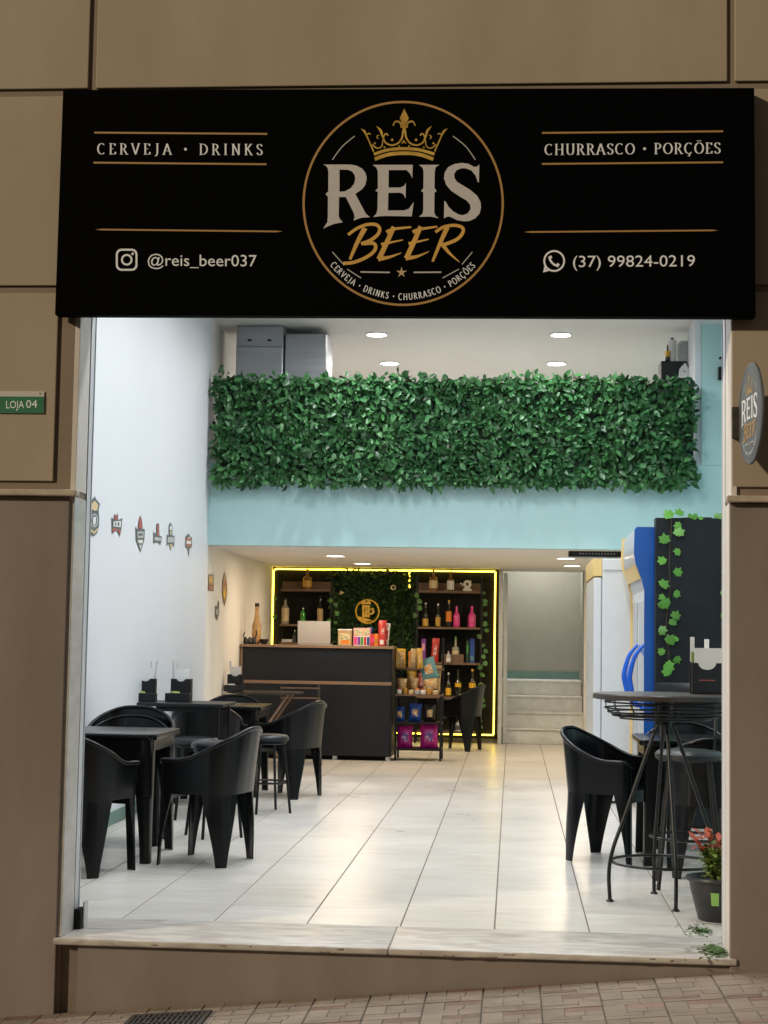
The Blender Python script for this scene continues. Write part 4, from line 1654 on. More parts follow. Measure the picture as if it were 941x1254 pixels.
gl = lambda n, c, r=.12: mat('glass_' + n, c, r, spec=.7)
M['g_amber'] = gl('amber', (.20, .085, .012))
M['g_dark'] = gl('dark', (.010, .012, .010))
M['g_green'] = gl('green', (.02, .26, .025))
M['g_pink'] = gl('pink', (.62, .035, .23), .3)
M['g_clear'] = gl('clear', (.30, .28, .22))

# on the counter
bottle('tall amber glass vase with dark rim on the counter end by the wall', 314, 738, 772 + 16, 10.62, CTZ, 11.5, 'vase', None, 'dark', .40, 'jug', cat='vase')
t = thing('figurine_group', 'small dark metal figurine with tools beside the amber vase', 'figurine', (at(306, 788, 10.5).x, 10.5, CTZ))
for dx, dz, s in ((-.045, .02, .03), (.0, .025, .035), (.04, .02, .028)):
    MB().lathe([(s * .6, 0), (s, .02), (s * .7, .05), (s * .3, .075)], (dx, 0, 0), 9, 1, .7).build('base_lump', 'dark', t)
MB().tube([(-.06, 0, .04), (-.07, 0, .10), (-.05, 0, .13)], .006, 6).build('arm', 'dark', t)
MB().tube([(.05, 0, .04), (.075, -.01, .11), (.065, 0, .15)], .007, 6).build('arm', 'dark', t)
t = thing('small_bowl', 'small black bowl on the counter beside the glowing strip', 'bowl', (at(323.5, 788, 10.55).x, 10.55, CTZ))
MB().lathe([(.03, 0), (.048, .035), (.05, .055), (.044, .055), (.03, .012)], n=18).build('bowl', 'dark', t, smooth=.6)
carton('candy_box', 'wooden box of yellow and orange candy on the counter', 414, 431, 771, 789.5, 10.55, CTZ, .12, 'tan', ((.1, .9, .05, .8, 'pk_candy'), (.2, .8, .1, .36, 'orange')), lid='paper')
carton('candy_display', 'pink checked display box of small candies on the counter', 433, 454, 768, 789.5, 10.55, CTZ, .13, 'lpink',
       ((.05, .95, .58, .96, 'pk_candy'), (.05, .95, .02, .55, 'white'), (.04, .22, .05, .5, 'pink'), (.24, .40, .05, .5, 'purple'), (.43, .58, .05, .5, 'green'), (.62, .76, .05, .5, 'red'), (.8, .95, .05, .5, 'bluep')))
carton('sweet_tube', 'red sweet tube beside the pink candy display', 453.5, 459, 775, 789.5, 10.50, CTZ, .05, 'red', ((.2, .8, .3, .7, 'pink'),))
carton('sweet_tube', 'orange sweet tube between two red ones on the counter', 458.5, 463.5, 774.5, 789.5, 10.49, CTZ, .05, 'orange', ((.2, .8, .2, .6, 'amber'),))
carton('sweet_packet', 'red and white sweet packet at the counter end', 464, 471.5, 775.5, 789.5, 10.50, CTZ, .05, 'red', ((.2, .8, .15, .55, 'white'),))
bag('red foil bag standing behind the sweet tubes', 463, 474, 757.5, 789, 10.62, CTZ, 'red', 'pk_red', None, seed=4, dp=.06)
bag('cream paper bag leaning on the red foil bag', 470, 476.5, 760, 788, 10.67, CTZ, 'white', 'red', None, .08, 9, dp=.05)
bag('small blue foil packet above the candy display', 451, 459, 765.5, 788, 10.66, CTZ, 'bluep', 'white', None, -.1, 12, dp=.05)

# ================================================================== DISPLAY WALL
DY = 13.80
bx0, bx1 = at(328.5, 750, DY).x, at(611, 750, DY).x
dw = struct(box('display_backboard', 'black_cloth', bx0, bx1, DY + .02, DY + .06, .055, 2.178))
# LED strip
ls = thing('led_strip', 'glowing yellow LED strip framing the black display', 'LED strip', ((bx0 + bx1) / 2, DY, .05))
bpy.context.view_layer.update()


def ledrun(pts, r=.0085):
    keep(MB().tube(pts, r, 8).build('strip', 'led', smooth=.8), ls)


a = at(335.5, 697.5, DY)
b = at(607, 698.5, DY)
c_ = at(606.5, 906, DY)
zt = 2.150
ledrun([(a.x, DY - .01, .10), (a.x, DY - .01, zt - .03), (a.x + .03, DY - .01, zt)])
ledrun([(a.x + .032, DY - .01, zt), (b.x - .002, DY - .01, zt)])
ledrun([(b.x, DY - .01, zt), (b.x, DY - .01, .105)])
ledrun([(b.x - .002, DY - .012, .10), (at(484, 904, DY).x, DY - .012, .10)], .008)
d = at(502, 700, DY)
ledrun([(d.x, DY - .05, 2.13), (d.x + .004, DY - .05, 1.93)], .006)
# the strip's fixing rail on the wall side
keep(MB().box(a.x - .028, a.x - .017, DY - .02, DY + .015, .06, 2.165).build('rail', 'black_metal'), ls)

# leaf panel between the shelves
lp = thing('foliage_screen', 'dark green leaf panel between the two bottle shelves', 'foliage screen', (at(457, 780, DY).x, DY, .9))
bpy.context.view_layer.update()
lx0, lx1 = at(406, 750, DY).x, at(509, 750, DY).x
keep(MB().box(lx0, lx1, DY - .02, DY + .018, .9, 2.13).build('backing', 'leaf_back'), lp)
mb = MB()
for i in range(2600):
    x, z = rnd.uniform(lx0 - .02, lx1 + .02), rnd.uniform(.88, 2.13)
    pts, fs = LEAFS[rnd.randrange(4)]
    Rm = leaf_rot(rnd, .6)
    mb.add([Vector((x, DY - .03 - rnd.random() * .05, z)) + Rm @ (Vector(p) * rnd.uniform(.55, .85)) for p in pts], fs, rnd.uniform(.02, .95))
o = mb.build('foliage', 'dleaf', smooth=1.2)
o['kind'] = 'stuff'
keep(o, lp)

# gold round emblem
EY = DY - .10
em = thing('round_emblem', 'gold ring emblem with a beer mug on the dark leaf panel', 'emblem', (at(450, 749, EY).x, EY, at(450, 749, EY).z))
bpy.context.view_layer.update()
ef = lambda x, y, lift=0.0: Vector((at(x, y, EY).x, EY - lift, at(x, y, EY).z))
keep(MB().ring(at(450.2, 748.8, EY), 14.3 * (EY - CAM.y) / FP, .011, 40, 8, 'y').build('ring', 'yellow', smooth=.8), em)
mb = MB()
for q in ([(444, 741), (453, 741), (453, 756), (444, 756)], [(454, 745), (458, 745), (459, 750), (456, 753), (453.5, 753), (453.5, 751), (456, 750), (455.8, 747), (454, 747)],
          [(440, 755), (452, 758), (456, 760), (446, 762), (438, 758)], [(442, 740), (445, 734), (449, 738), (452, 733), (455, 740)]):
    poly(mb, ef, q)
keep(mb.build('mug', 'yellow', solid=.008), em)
mb = MB()
for q in ([(446, 744), (448, 744), (448, 753), (446, 753)], [(449.5, 744), (451.5, 744), (451.5, 753), (449.5, 753)]):
    poly(mb, ef, q, lift=.006)
keep(mb.build('mug_stripes', 'dark', solid=.002), em)
for px, py, lb in ((419, 726, 'small wooden cut-out on the leaf panel beside the shelf post'), (482, 719.5, 'small round wooden cut-out with a hole on the leaf panel')):
    p = at(px, py, EY)
    t = thing('wooden_cutout', lb, 'ornament', tuple(p))
    if px > 450:
        MB().ring((0, 0, 0), .026, .011, 16, 6, 'y').build('ring', 'cream', t)
    else:
        MB().hexa([(-.03, 0, -.028), (.032, 0, .0), (-.022, 0, .03)], [(-.03, .01, -.028), (.032, .01, .0), (-.022, .01, .03)]).build('wedge', 'cream', t)


def shelf_unit(label, px0, px1, levels, group=None):
    x0, x1 = at(px0, 780, 13.6).x, at(px1, 780, 13.6).x
    t = thing('bottle_shelf', label, 'shelf', ((x0 + x1) / 2, 13.6, 0))
    wd = (x1 - x0) / 2
    for s in (-1, 1):
        for yy in (-.13, .165):
            box('post', 'black_metal', s * (wd + .012) - .009, s * (wd + .012) + .009, yy - .009, yy + .009, 0, 2.08, t)
    zs = []
    for i, py in enumerate(levels):
        z = at((px0 + px1) / 2, py, 13.47).z
        zs.append(z)
        box('shelf_board', 'wood', -wd, wd, -.13, .165, z - .026, z, t, bevel=.002)
        if i == 0:
            box('back_rail', 'wood', -wd, wd, .06, .082, z + .0005, z + .10, t, bevel=.002)
    return t, zs


sl, zl = shelf_unit('open black metal shelf of bottles behind the laptop', 344, 405, (721.5, 764.5, 787))
sr, zr = shelf_unit('open black metal shelf of bottles beside the stairs', 512, 588, (723.5, 768, 811.5, 853, 896))
BYY = 13.52
bottle('squat golden bottle alone on the top board of the laptop side shelf', 376.5, 694, 719, BYY, zl[0], 11.5, 'g_amber', 'goldfoil', 'yellow', .38, 'squat')
bottle('tall bottle with pale label and round seal behind the counter', 349.3, 731, 763, BYY, zl[1], 9.5, 'g_clear', 'cream', 'dark', .33, labpos=(.1, .6))
bottle('small bright green bottle on the shelf above the laptop', 371, 744, 764, BYY, zl[1], 6.2, 'g_green', 'green', 'white', .25)
bottle('tall slim bottle with tan label beside the small green bottle', 392, 729, 764, BYY, zl[1], 7.2, 'g_dark', 'tan', 'dark', .38, labpos=(.02, .55))
bottle('short white topped bottle low behind the laptop', 361, 772, 787, BYY, zl[2], 5, 'g_dark', None, 'white', .4)
carton('white_box', 'flat white box low behind the counter', 345, 358, 783.5, 787, BYY, zl[2], .1, 'white')

bottle('golden decanter with bow label, first on the top board beside the stairs', 531, 694, 721.5, BYY, zr[0], 10.5, 'g_amber', 'cream', 'yellow', .40, 'squat', labpos=(.12, .45))
bottle('golden necked decanter with white label on the top board', 552, 697, 721.5, BYY, zr[0], 8.5, 'g_amber', 'white', 'yellow', .42, 'squat', labpos=(.06, .5))
t = thing('white_figurine', 'small white ring shaped figurine on the top board', 'figurine', (at(572.5, 722, BYY).x, BYY, zr[0] + .0005))
MB().ring((0, 0, .085), .035, .016, 20, 8, 'y').build('ring_body', 'white', t, smooth=.8)
MB().lathe([(.06, 0), (.055, .02), (.03, .045), (.02, .055)], n=16, sy=.6).build('foot', 'white', t, smooth=.8)
MB().tube([(-.035, 0, .06), (-.065, 0, .085), (-.085, 0, .10)], .007, 6).build('spout', 'white', t)
MB().tube([(.03, 0, .10), (.045, 0, .13)], .008, 6).build('ear', 'white', t)
bottle('dark bottle with golden label, outermost on the second board by the leaf panel', 521.3, 737, 766.5, BYY, zr[1], 7.2, 'g_dark', 'goldfoil', 'white', .42, labpos=(.03, .34))
bottle('dark bottle with short golden label between two taller dark bottles', 536.5, 738, 766.5, BYY, zr[1], 6.2, 'g_dark', 'goldfoil', 'white', .42, labpos=(.03, .42))
bottle('tall dark bottle with orange oval label and golden cap', 549.7, 733.5, 766.5, BYY, zr[1], 7.2, 'g_dark', 'orange', 'yellow', .36, labpos=(.2, .58))
bottle('hot pink bottle standing next to the orange labelled one', 559.3, 741, 767, BYY, zr[1], 8.0, 'g_pink', 'pink', 'pink', .36, labpos=(.1, .3))
bottle('hot pink bottle at the outer end of the second board', 578, 741, 767, BYY, zr[1], 9.2, 'g_pink', 'pink', 'pink', .36, labpos=(.1, .3))
carton('purple_box', 'slim purple box on the third board', 516, 521.8, 780.5, 809, BYY, zr[2], .06, 'purple', ((.2, .8, .5, .8, 'lpink'),))
bag('small red foil packet on the third board', 527.5, 537.5, 780.5, 797 + 13, BYY, zr[2], 'red', 'pk_red', None, .05, 3, dp=.05)
bottle('squat cream bottle with green stopper on the third board', 558, 778, 801 + 9, BYY, zr[2], 9, 'g_clear', 'cream', 'green', .40, 'squat', labpos=(.1, .45))
carton('blue_box', 'tall blue box at the end of the third board', 575.5, 581.5, 780, 809.5, BYY, zr[2], .08, 'bluep', ((.1, .9, .1, .3, 'teal2'),))
carton('green_box', 'thin green box beside the tall blue box', 571, 574.6, 782.5, 809.5, BYY, zr[2], .08, 'dgreen', ((.2, .8, .4, .8, 'green'),))
carton('wooden_crate', 'low wooden crate on the third board', 541, 568, 801, 811, BYY - .05, zr[2], .03, 'wood')
bottle('pink capped small jar in front of the wooden crate', 549.5, 797, 811, BYY - .09, zr[2], 6, 'silverp', 'white', 'lpink', .3)
bottle('dark bottle with yellow label low on the shelf, beside the snack rack', 549.3, 823, 852, BYY, zr[3], 7, 'g_dark', 'yellow', 'white', .42, labpos=(.05, .36))
bottle('dark bottle with yellow label low on the shelf, above the armchair back', 561, 819, 852, BYY, zr[3], 7.5, 'g_dark', 'yellow', 'dark', .42, labpos=(.35, .5))
bottle('dark bottle with yellow neck foil low on the shelf, at the outer post', 578.5, 818, 852, BYY, zr[3], 8.2, 'g_dark', 'yellow', 'yellow', .42, labpos=(.32, .5))
bottle('plump grey bottle with yellow top on the bottom board', 562.5, 878, 896, BYY, zr[4], 9, 'silverp', 'slate', 'yellow', .35, 'squat')


# vines on the display shelf
def ivy_leaf_geo(s):
    out = []
    prof = [(90, 1.0), (65, .62), (40, .88), (15, .60), (-12, .74), (-45, .45), (-75, .5), (-90, .28)]
    ptsr = [(math.cos(R_(a)) * r * s, math.sin(R_(a)) * r * s) for a, r in prof]
    ring_ = ptsr + [(-x, y) for x, y in reversed(ptsr[1:-1])]
    vs = [(0, 0, .06 * s)] + [(x, y, -.10 * s * (abs(x) / s) ** 1.5) for x, y in ring_]
    n = len(ring_)
    return vs, [(0, 1 + i, 1 + (i + 1) % n) for i in range(n)]


def ivy_mesh(s):
    vs, fs = ivy_leaf_geo(s)
    me = MB().add(vs, fs).mesh('leaf', smooth=1.2)
    me.materials.append(M['ivy'])
    return me


def vine(name, label, pts, leaves, Y, s, seed, mat_leaf='ivy', stem_r=.004, group=None):
    rr = random.Random(seed)
    p0 = at(*pts[0], Y)
    t = thing(name, label, 'vine', tuple(p0), 0, group)
    bpy.context.view_layer.update()
    P = [at(x, y, Y) for x, y in catmull(pts, 5)]
    keep(MB().tube(P, stem_r, 6).build('stem', 'stem', smooth=.9), t)
    ms = [ivy_mesh(s * k) for k in (.85, 1.0, 1.15)]
    if mat_leaf != 'ivy':
        for m_ in ms:
            m_.materials.clear()
            m_.materials.append(M[mat_leaf])
    for x, y in leaves:
        o = link('leaf', ms[rr.randrange(3)], None)
        p = at(x, y, Y)
        o.matrix_basis = Matrix.Translation((p.x, p.y - rr.uniform(.012, .03), p.z)) @ Matrix.Rotation(rr.gauss(0, .25), 4, 'Z') @ Matrix.Rotation(PI / 2 + rr.gauss(-.1, .3), 4, 'X') @ Matrix.Rotation(rr.uniform(-2.6, 2.6), 4, 'Z')
        keep(o, t)
    return t


M['ivy_dim'] = mat('ivy_leaf_dark', (.06, .16, .03), .5, obj_var=.35)
rr = random.Random(5)
vine('ivy_vine', 'ivy vine trailing down the outer post of the bottle shelf', [(592, 724), (591, 760), (590, 800), (589, 840), (588, 895)],
     [(592 + rr.uniform(-4, 4), y) for y in (727, 737, 741, 752, 764, 772, 779, 790, 797, 804, 812, 818, 826, 838, 857, 864, 884, 890)], 13.42, .045, 3, 'ivy_dim', .003)
vine('ivy_vine', 'short ivy vine on the shelf post beside the leaf panel', [(510, 720), (512, 745), (511, 760)], [(511.5, 729), (515, 736), (515, 744.5), (508, 754)], 13.42, .045, 5, 'ivy_dim', .003)
vine('ivy_vine', 'short ivy vine on the shelf post above the laptop', [(408, 715), (410, 740), (409, 765)], [(405, 735), (411, 741), (412, 750), (414, 752), (404, 760), (337, 733), (336, 756), (411, 763)], 13.42, .04, 6, 'ivy_dim', .003)

# ---- snack rack at the end of the counter
RY = 10.70
x0, x1 = at(485, 880, RY - .2).x, at(540, 880, RY - .2).x
rk = thing('snack_rack', 'black metal rack of snacks at the end of the counter', 'rack', ((x0 + x1) / 2, RY, 0))
wd = (x1 - x0) / 2
for s in (-1, 1):
    for yy in (-.2, .2):
        box('post', 'black_metal', s * wd - .011, s * wd + .011, yy - .011, yy + .011, 0, 1.30 if yy > 0 else .74, rk)
RZ = [.125, .405, .70, .97]
for i, z in enumerate(RZ):
    box('shelf_board', 'wood' if i >= 2 else 'black_metal', -wd - .012, wd + .012, -.212 if i < 3 else .02, .1885, z - .018, z, rk, bevel=.002)
ry = RY - .08
bag('magenta snack bag with blue lettering on the bottom rack shelf beside the counter', 486.5, 506, 884, 911, ry, RZ[0], 'magenta', 'pk_magenta', None, .02, 31, dp=.10)
bag('magenta snack bag with pale swirl on the bottom rack shelf beside the armchair', 514.5, 537.5, 881, 911, ry, RZ[0], 'magenta', 'pk_magenta', None, -.02, 32, dp=.11)
bag('blue foil snack bag leaning towards the counter', 484, 497, 861, 879, ry, RZ[1], 'bluep', 'pk_blue', None, -.06, 33, dp=.08)
bag('blue foil snack bag with yellow print on the middle rack shelf', 500, 516.5, 857, 879, ry, RZ[1], 'bluep', 'pk_blue', None, .05, 34, dp=.09)
carton('yellow_carton', 'tall yellow carton on the upper rack shelf', 485, 496.5, 801, 824.5, RY + .06, RZ[3], .08, 'yellow', ((.1, .9, .08, .9, 'pk_gold'),))
carton('orange_carton', 'slim orange carton with dark letters on the upper rack shelf', 500.5, 508, 779.5, 800, RY + .09, RZ[3] + .0, .05, 'orange', ((.3, .7, .1, .25, 'dark'), (.3, .7, .35, .5, 'dark'), (.3, .7, .6, .75, 'dark')))
bottle('white skull topped bottle on the upper rack shelf', 489.3, 778, 800, RY + .16, RZ[3], 6.5, 'white', 'orange', 'white', .3, 'jug')
for i, (xa, xb, ya, yb, m1, m2, m3, rot, lb) in enumerate((
        (500, 511, 803, 827, 'tan', 'pk_gold', None, .1, 'tan snack packet stacked on the upper rack shelf'),
        (518, 540, 803, 830, 'teal2', 'pk_teal', None, -.3, 'grey blue snack bag with orange print tilted on the rack'),
        (511, 519, 801, 826, 'goldfoil', 'pk_gold', None, -.05, 'narrow golden packet between the tan and grey blue bags'))):
    bag(lb, xa, xb, ya, yb, RY + .02 - .05 * i, RZ[3] if i != 1 else RZ[2] + .15, m1, m2, m3, rot, 40 + i, dp=.07)
for i, (xa, xb, m1, m2, lb) in enumerate(((486, 499, 'pk_gold', 'pk_gold', 'golden chocolate box on the middle board nearest the counter'), (501, 513, 'tan', 'pk_gold', 'tan biscuit bag on the middle board of the rack'), (518, 536, 'pk_gold', 'pk_teal', 'brown biscuit bag under the tilted grey blue bag'))):
    bag(lb, xa, xb, 829 - i, 847, RY - .03, RZ[2], m1, m2, None, 0, 50 + i, dp=.09)
for i in range(7):
    p = at(489 + i * 7.4, 846, RY - .17)
    lb = ('small white candy jar with red lid on the snack rack', 'small amber candy jar with golden lid on the snack rack', 'small cream candy jar with dark lid on the snack rack',
          'small silver candy jar with orange lid on the snack rack')[i % 4]
    t = thing('candy_jar', lb, 'jar', (p.x, RY - .17, RZ[2]), 0, 'candy jars on the rack')
    MB().lathe([(.026, .0005), (.029, .01), (.029, .04), (.022, .048)], n=14).build('jar_body', ('white', 'amber', 'cream', 'silverp')[i % 4], t, smooth=.7)
    MB().lathe([(.024, .0485), (.024, .06), (.018, .063)], n=14).build('lid', ('brick', 'goldfoil', 'dark', 'orange')[i % 4], t, smooth=.7)

# ================================================================== RIGHT SIDE: FRIDGES, CABINET, IVY
def sweep_panel(name, m, prof, y0, y1, parent, bevel=.003):
    """panel with outline prof in x-z, from y0 to y1"""
    n = len(prof)
    mb = MB()
    tri = tessellate_polygon([[Vector((a, b, 0)) for a, b in prof]])
    mb.add([(a, y0, b) for a, b in prof] + [(a, y1, b) for a, b in prof],
           [tuple(q) for q in tri] + [tuple(n + k for k in reversed(q)) for q in tri] + [(i, (i + 1) % n, n + (i + 1) % n, n + i) for i in range(n)])
    return mb.build(name, m, parent, bevel=0)


def header_prof(fx, back, z0, z1, zt):
    """side outline of a display fridge whose lit header swells out over the doors"""
    s = [(fx, z0), (fx, z1 - .02), (fx - .012, z1 + .02), (fx - .020, z1 + .06), (fx - .060, z1 + .16), (fx - .075, z1 + .24), (fx - .070, zt - .02), (fx - .055, zt), (back, zt), (back, z0)]
    return s


# nearer fridge: blue side panel, two white framed doors with blue handles, grey header with yellow edges
t = thing('drinks_fridge', 'drinks fridge with blue side panel and blue curved handles', 'fridge', (1.28, 5.55, 0))
fx, bkx = .935 - 1.28, 1.66 - 1.28
ya, yb = 4.90 - 5.55, 6.25 - 5.55
pr = header_prof(fx, bkx, .02, 1.68, 2.11)
sweep_panel('side_panel', 'blue', pr, ya, ya + .022, t)
pr2 = [(x - .004 if x < bkx - .1 else x, z + (.004 if z > 2 else 0)) for x, z in pr]
sweep_panel('side_panel', 'yellow_edge', pr2, yb - .022, yb, t)
box('cabinet_body', 'fridge_white', fx + .075, bkx, ya + .0225, yb - .0225, .02, 2.07, t)
mbh = MB()
hp = [(x + .012, z) for x, z in pr[1:8]]
mbh.grid([[(x, y, z) for x, z in hp] for y in (ya + .023, yb - .023)])
mbh.build('header_panel', 'fridge_grey', t, solid=.008, smooth=.9)
mbh = MB()
hp = [(x - .002, z) for x, z in pr[3:5]]
mbh.grid([[(x - .004, y, z) for x, z in hp] for y in (ya + .024, yb - .024)])
mbh.build('header_stripe', 'yellow_edge', t, solid=.004)
for i in range(2):
    d0, d1 = ya + .03 + i * .648, ya + .03 + (i + 1) * .648 - .008
    dr = box('door', 'fridge_white', fx + .012, fx + .070, d0, d1, .14, 1.665, t, bevel=.008)
    box('pane', 'glass_dark', fx + .008, fx + .0115, d0 + .07, d1 - .07, .22, 1.585, dr)
    hy = d0 + .12 if i == 0 else d0 + .05
    pts = [(fx + .012, hy, .80), (fx - .055, hy, .87), (fx - .088, hy, 1.0), (fx - .088, hy, 1.06), (fx - .055, hy, 1.18), (fx + .012, hy, 1.27)]
    pts = [(x, hy, z) for x, z in catmull([(p[0], p[2]) for p in pts], 4)]
    MB().tube(pts, [.010 + .010 * math.sin(PI * k / (len(pts) - 1)) for k in range(len(pts))], 8).build('handle', 'blue_handle', dr, smooth=.9)
box('kick_plate', 'fridge_grey', fx + .03, fx + .07, ya + .03, yb - .03, .02, .135, t)
box('price_sticker', 'brick', fx + .0065, fx + .0078, ya + .05, ya + .11, 1.38, 1.44, t)
box('price_sticker', 'bluep', fx + .0062, fx + .0064, ya + .05, ya + .11, 1.445, 1.52, t)

# farther fridge: plain white flank, yellow header corner
t = thing('tall_fridge', 'tall white fridge with yellow header corner next to the stairs', 'fridge', (1.15, 7.05, 0))
fx2 = .705 - 1.15
box('cabinet_body', 'fridge_white', fx2 + .012, 1.55 - 1.15, -.68, .68, .02, 1.955, t, bevel=.006)
box('flank_band', 'fridge_white', fx2 + .020, 1.53 - 1.15, -.690, -.6805, 1.86, 1.95, t, bevel=.003)
box('door', 'fridge_white', fx2 - .055, fx2 + .004, -.675, .0, .10, 1.80, t, bevel=.006)
box('door', 'fridge_white', fx2 - .055, fx2 + .004, .006, .675, .10, 1.80, t, bevel=.006)
box('gasket', 'glass_dark', fx2 + .0045, fx2 + .0115, -.67, .67, .11, 1.79, t)
box('header_corner', 'yellow_edge', fx2 - .062, fx2 + .0105, -.66, .66, 1.812, 1.955, t, bevel=.004)
box('kick_plate', 'fridge_grey', fx2 - .01, fx2 + .011, -.66, .66, .02, .095, t)
t2 = thing('air_curtain', 'slim black box with small lights under the mezzanine edge', 'air curtain', (at(730, 678, 8.2).x, 8.2, 2.06))
x0, x1 = at(699, 678, 8.2).x, at(766, 678, 8.2).x
wd = (x1 - x0) / 2
box('housing', 'black_board', -wd, wd, -.06, .08, .0, .05, t2, bevel=.004)
box('flap', 'fridge_grey', -wd + .06, wd - .05, -.064, .0, -.012, -.001, t2)
for i in range(12):
    box('indicator', 'silverp', -wd + .1 + i * .028, -wd + .112 + i * .028, -.0622, -.0605, .022, .032, t2)

# black tall cabinet with ivy
t = thing('tall_cabinet', 'tall plain black cabinet with ivy hanging down its face', 'cabinet', (1.45, 4.80, 0))
cx0, cx1 = at(803.5, 700, 4.72).x - 1.45, 2.0 - 1.45 - .01
box('side', 'black_board', cx0, cx0 + .02, -.062, .075, .0, 2.165, t, bevel=.002)
box('front_panel', 'black_board', cx0 + .001, cx1, -.08, -.0625, .02, 2.160, t, bevel=.002)
box('top', 'black_board', cx0 + .0205, cx1, -.062, .075, 2.135, 2.165, t)
box('back', 'black_board', cx0 + .0205, cx1, .060, .075, .0, 2.1345, t)
box('plinth', 'black_board', cx0 + .0205, cx1, -.06, .06, .0, .0195, t)
IY = 4.72 - .012
vine('ivy_vine', 'green ivy vine hanging down the face of the black cabinet', [(823, 634), (822, 655), (820, 690), (821, 720), (818, 745), (816, 775), (819, 800), (817, 826)],
     [(832, 629), (820, 631), (831.5, 644), (831, 653), (814, 662), (831, 676), (812, 687.5), (830, 702), (812, 716), (828, 727), (812, 732), (810, 742), (817, 739), (827, 755), (824, 763),
      (810, 772), (820, 785), (828, 783), (811, 799), (829, 807), (818, 815), (818, 823)], IY, .050, 11)
vine('ivy_vine', 'ivy vine at the far side of the black cabinet face by the doorway', [(889, 632), (887, 680), (888, 760)], [(880, 633), (884, 632), (885, 727), (884.5, 754), (889, 700)], IY, .034, 12)
vine('ivy_vine', 'ivy sprigs lying along the top of the black cabinet', [(835, 634.5), (850, 634), (872, 634)], [(846, 631.5), (852, 633), (858, 634), (876, 632)], IY + .02, .030, 13)

# black speaker and cables on the teal column
p = at(882, 456, 7.69)
t = thing('column_speaker', 'small black device bracketed to the teal column', 'speaker', (p.x + .01, 7.69, p.z))
box('housing', 'black_plastic', -.03, .06, -.05, -.006, -.075, .045, t, bevel=.006)
MB().tube([(.02, -.008, .05), (.012, -.03, .09), (-.004, -.035, .115)], .006, 6).build('arm', 'alu', t)
MB().lathe([(.016, 0), (.018, .012), (.008, .022)], (-.006, -.036, .112), 12).build('knob', 'black_plastic', t)

# ================================================================== ON THE MEZZANINE
MZ = 2.5505
for (xa, xb, ytop, Y, m_, nm, lb) in ((290, 347.5, 398.5, 8.15, 'steel', 'steel_locker', 'tall steel cabinet with two small slots behind the leaf hedge'),
                                      (349.5, 400.5, 408.5, 8.22, 'steel', 'steel_locker', 'lower steel cabinet with a bright sheen beside the slotted one')):
    a = at(xa, ytop, Y)
    b = at(xb, ytop, Y)
    t = thing(nm, lb, 'cabinet', ((a.x + b.x) / 2, Y + .25, MZ))
    wd, hh = (b.x - a.x) / 2, a.z - MZ
    box('body', m_, -wd, wd, -.248, .25, 0, hh, t, bevel=.006)
    if xa < 300:
        box('upper_door', m_, -wd + .006, wd - .006, -.262, -.2485, hh - .20, hh - .01, t, bevel=.003)
        box('lower_door', m_, -wd + .006, wd - .006, -.262, -.2485, .02, hh - .206, t, bevel=.003)
        for s in (-1, 1):
            box('slot', 'hole', s * wd * .42 - .018, s * wd * .42 + .018, -.2635, -.2622, hh - .152, hh - .132, t)
    else:
        box('door', m_, -wd + .006, wd - .006, -.262, -.2485, .02, hh - .01, t, bevel=.003)
a, b = at(810, 442, 8.3), at(862, 442, 8.3)
t = thing('black_locker', 'black cabinet standing behind the hedge below white things', 'cabinet', ((a.x + 1.595) / 2, 8.45, MZ))
wd, hh = (1.595 - a.x) / 2, a.z - MZ
box('body', 'black_board', -wd, wd, -.15, .15, 0, hh, t, bevel=.004)
box('door', 'black_board', -wd + .004, wd - .004, -.165, -.1505, .02, hh - .004, t, bevel=.003)
CZ = MZ + hh
bottle('small dark bottle with yellow wrap on the black cabinet behind the hedge', 818, 420, 441.5, 8.36, CZ, 6.2, 'g_dark', 'yellow', 'amber', .4, labpos=(.3, .62))
p = at(823.5, 441, 8.4)
t = thing('paper_roll', 'white paper roll with black cap on the black cabinet behind the hedge', 'paper roll', (p.x, 8.4, CZ))
MB().lathe([(.040, .0005), (.040, .20), (.034, .215), (.012, .22)], n=20).build('roll', 'paper', t, smooth=.6)
MB().lathe([(.014, .2205), (.014, .235), (.008, .238)], n=10).build('cap', 'dark', t)
t = thing('white_appliance', 'white rounded appliance with yellow spot on the black cabinet behind the hedge', 'appliance', (at(839, 441, 8.4).x, 8.42, CZ))
rr2 = [(px / 1000., py / 1000.) for px, py in rrect(-68, -205, 68, 0, 45, 6)]
sweep_panel('body', 'clear', [(a_, -b_) for a_, b_ in rr2], -.05, .05, t)
MB().ring((.0, -.053, .13), .045, .003, 24, 5, 'y').build('dial_ring', 'silverp', t)
box('yellow_spot', 'yellow', .03, .055, -.0525, -.0505, .075, .105, t)
t = thing('leaning_board', 'small black and white board leaning on the black cabinet behind the hedge', 'board', (at(844, 452, 8.26).x, 8.25, CZ - .10))
o = MB().box(-.025, .025, -.008, .008, -.12, .10).build('board', 'dark', t, bevel=.003)
o.rotation_euler = (0, -.6, 0)
o = MB().box(-.008, .012, -.0095, -.0082, -.10, .08).build('white_stripe', 'paper', t)
o.rotation_euler = (0, -.6, 0)
t = thing('white_tag', 'white rounded tag with a dark dot just above the hedge', 'tag', (at(838, 455, 8.2).x, 8.22, CZ - .11))
sweep_panel('tag_body', 'paper', [(-.05, -.06), (.05, -.06), (.055, .0), (.02, .05), (-.01, .06), (-.04, .02)], -.004, .004, t)
MB().lathe([(.008, 0), (.008, .002)], (0, 0, 0), 10).build('dot', 'dark', t, loc=(.005, -.0055, .0)).rotation_euler = (PI / 2, 0, 0)

# ================================================================== EMBLEMS ON THE LEFT WALL
n1 = Vector((7.42, .14, 0)).normalized()
n2 = Vector((6.25, .31, 0)).normalized()


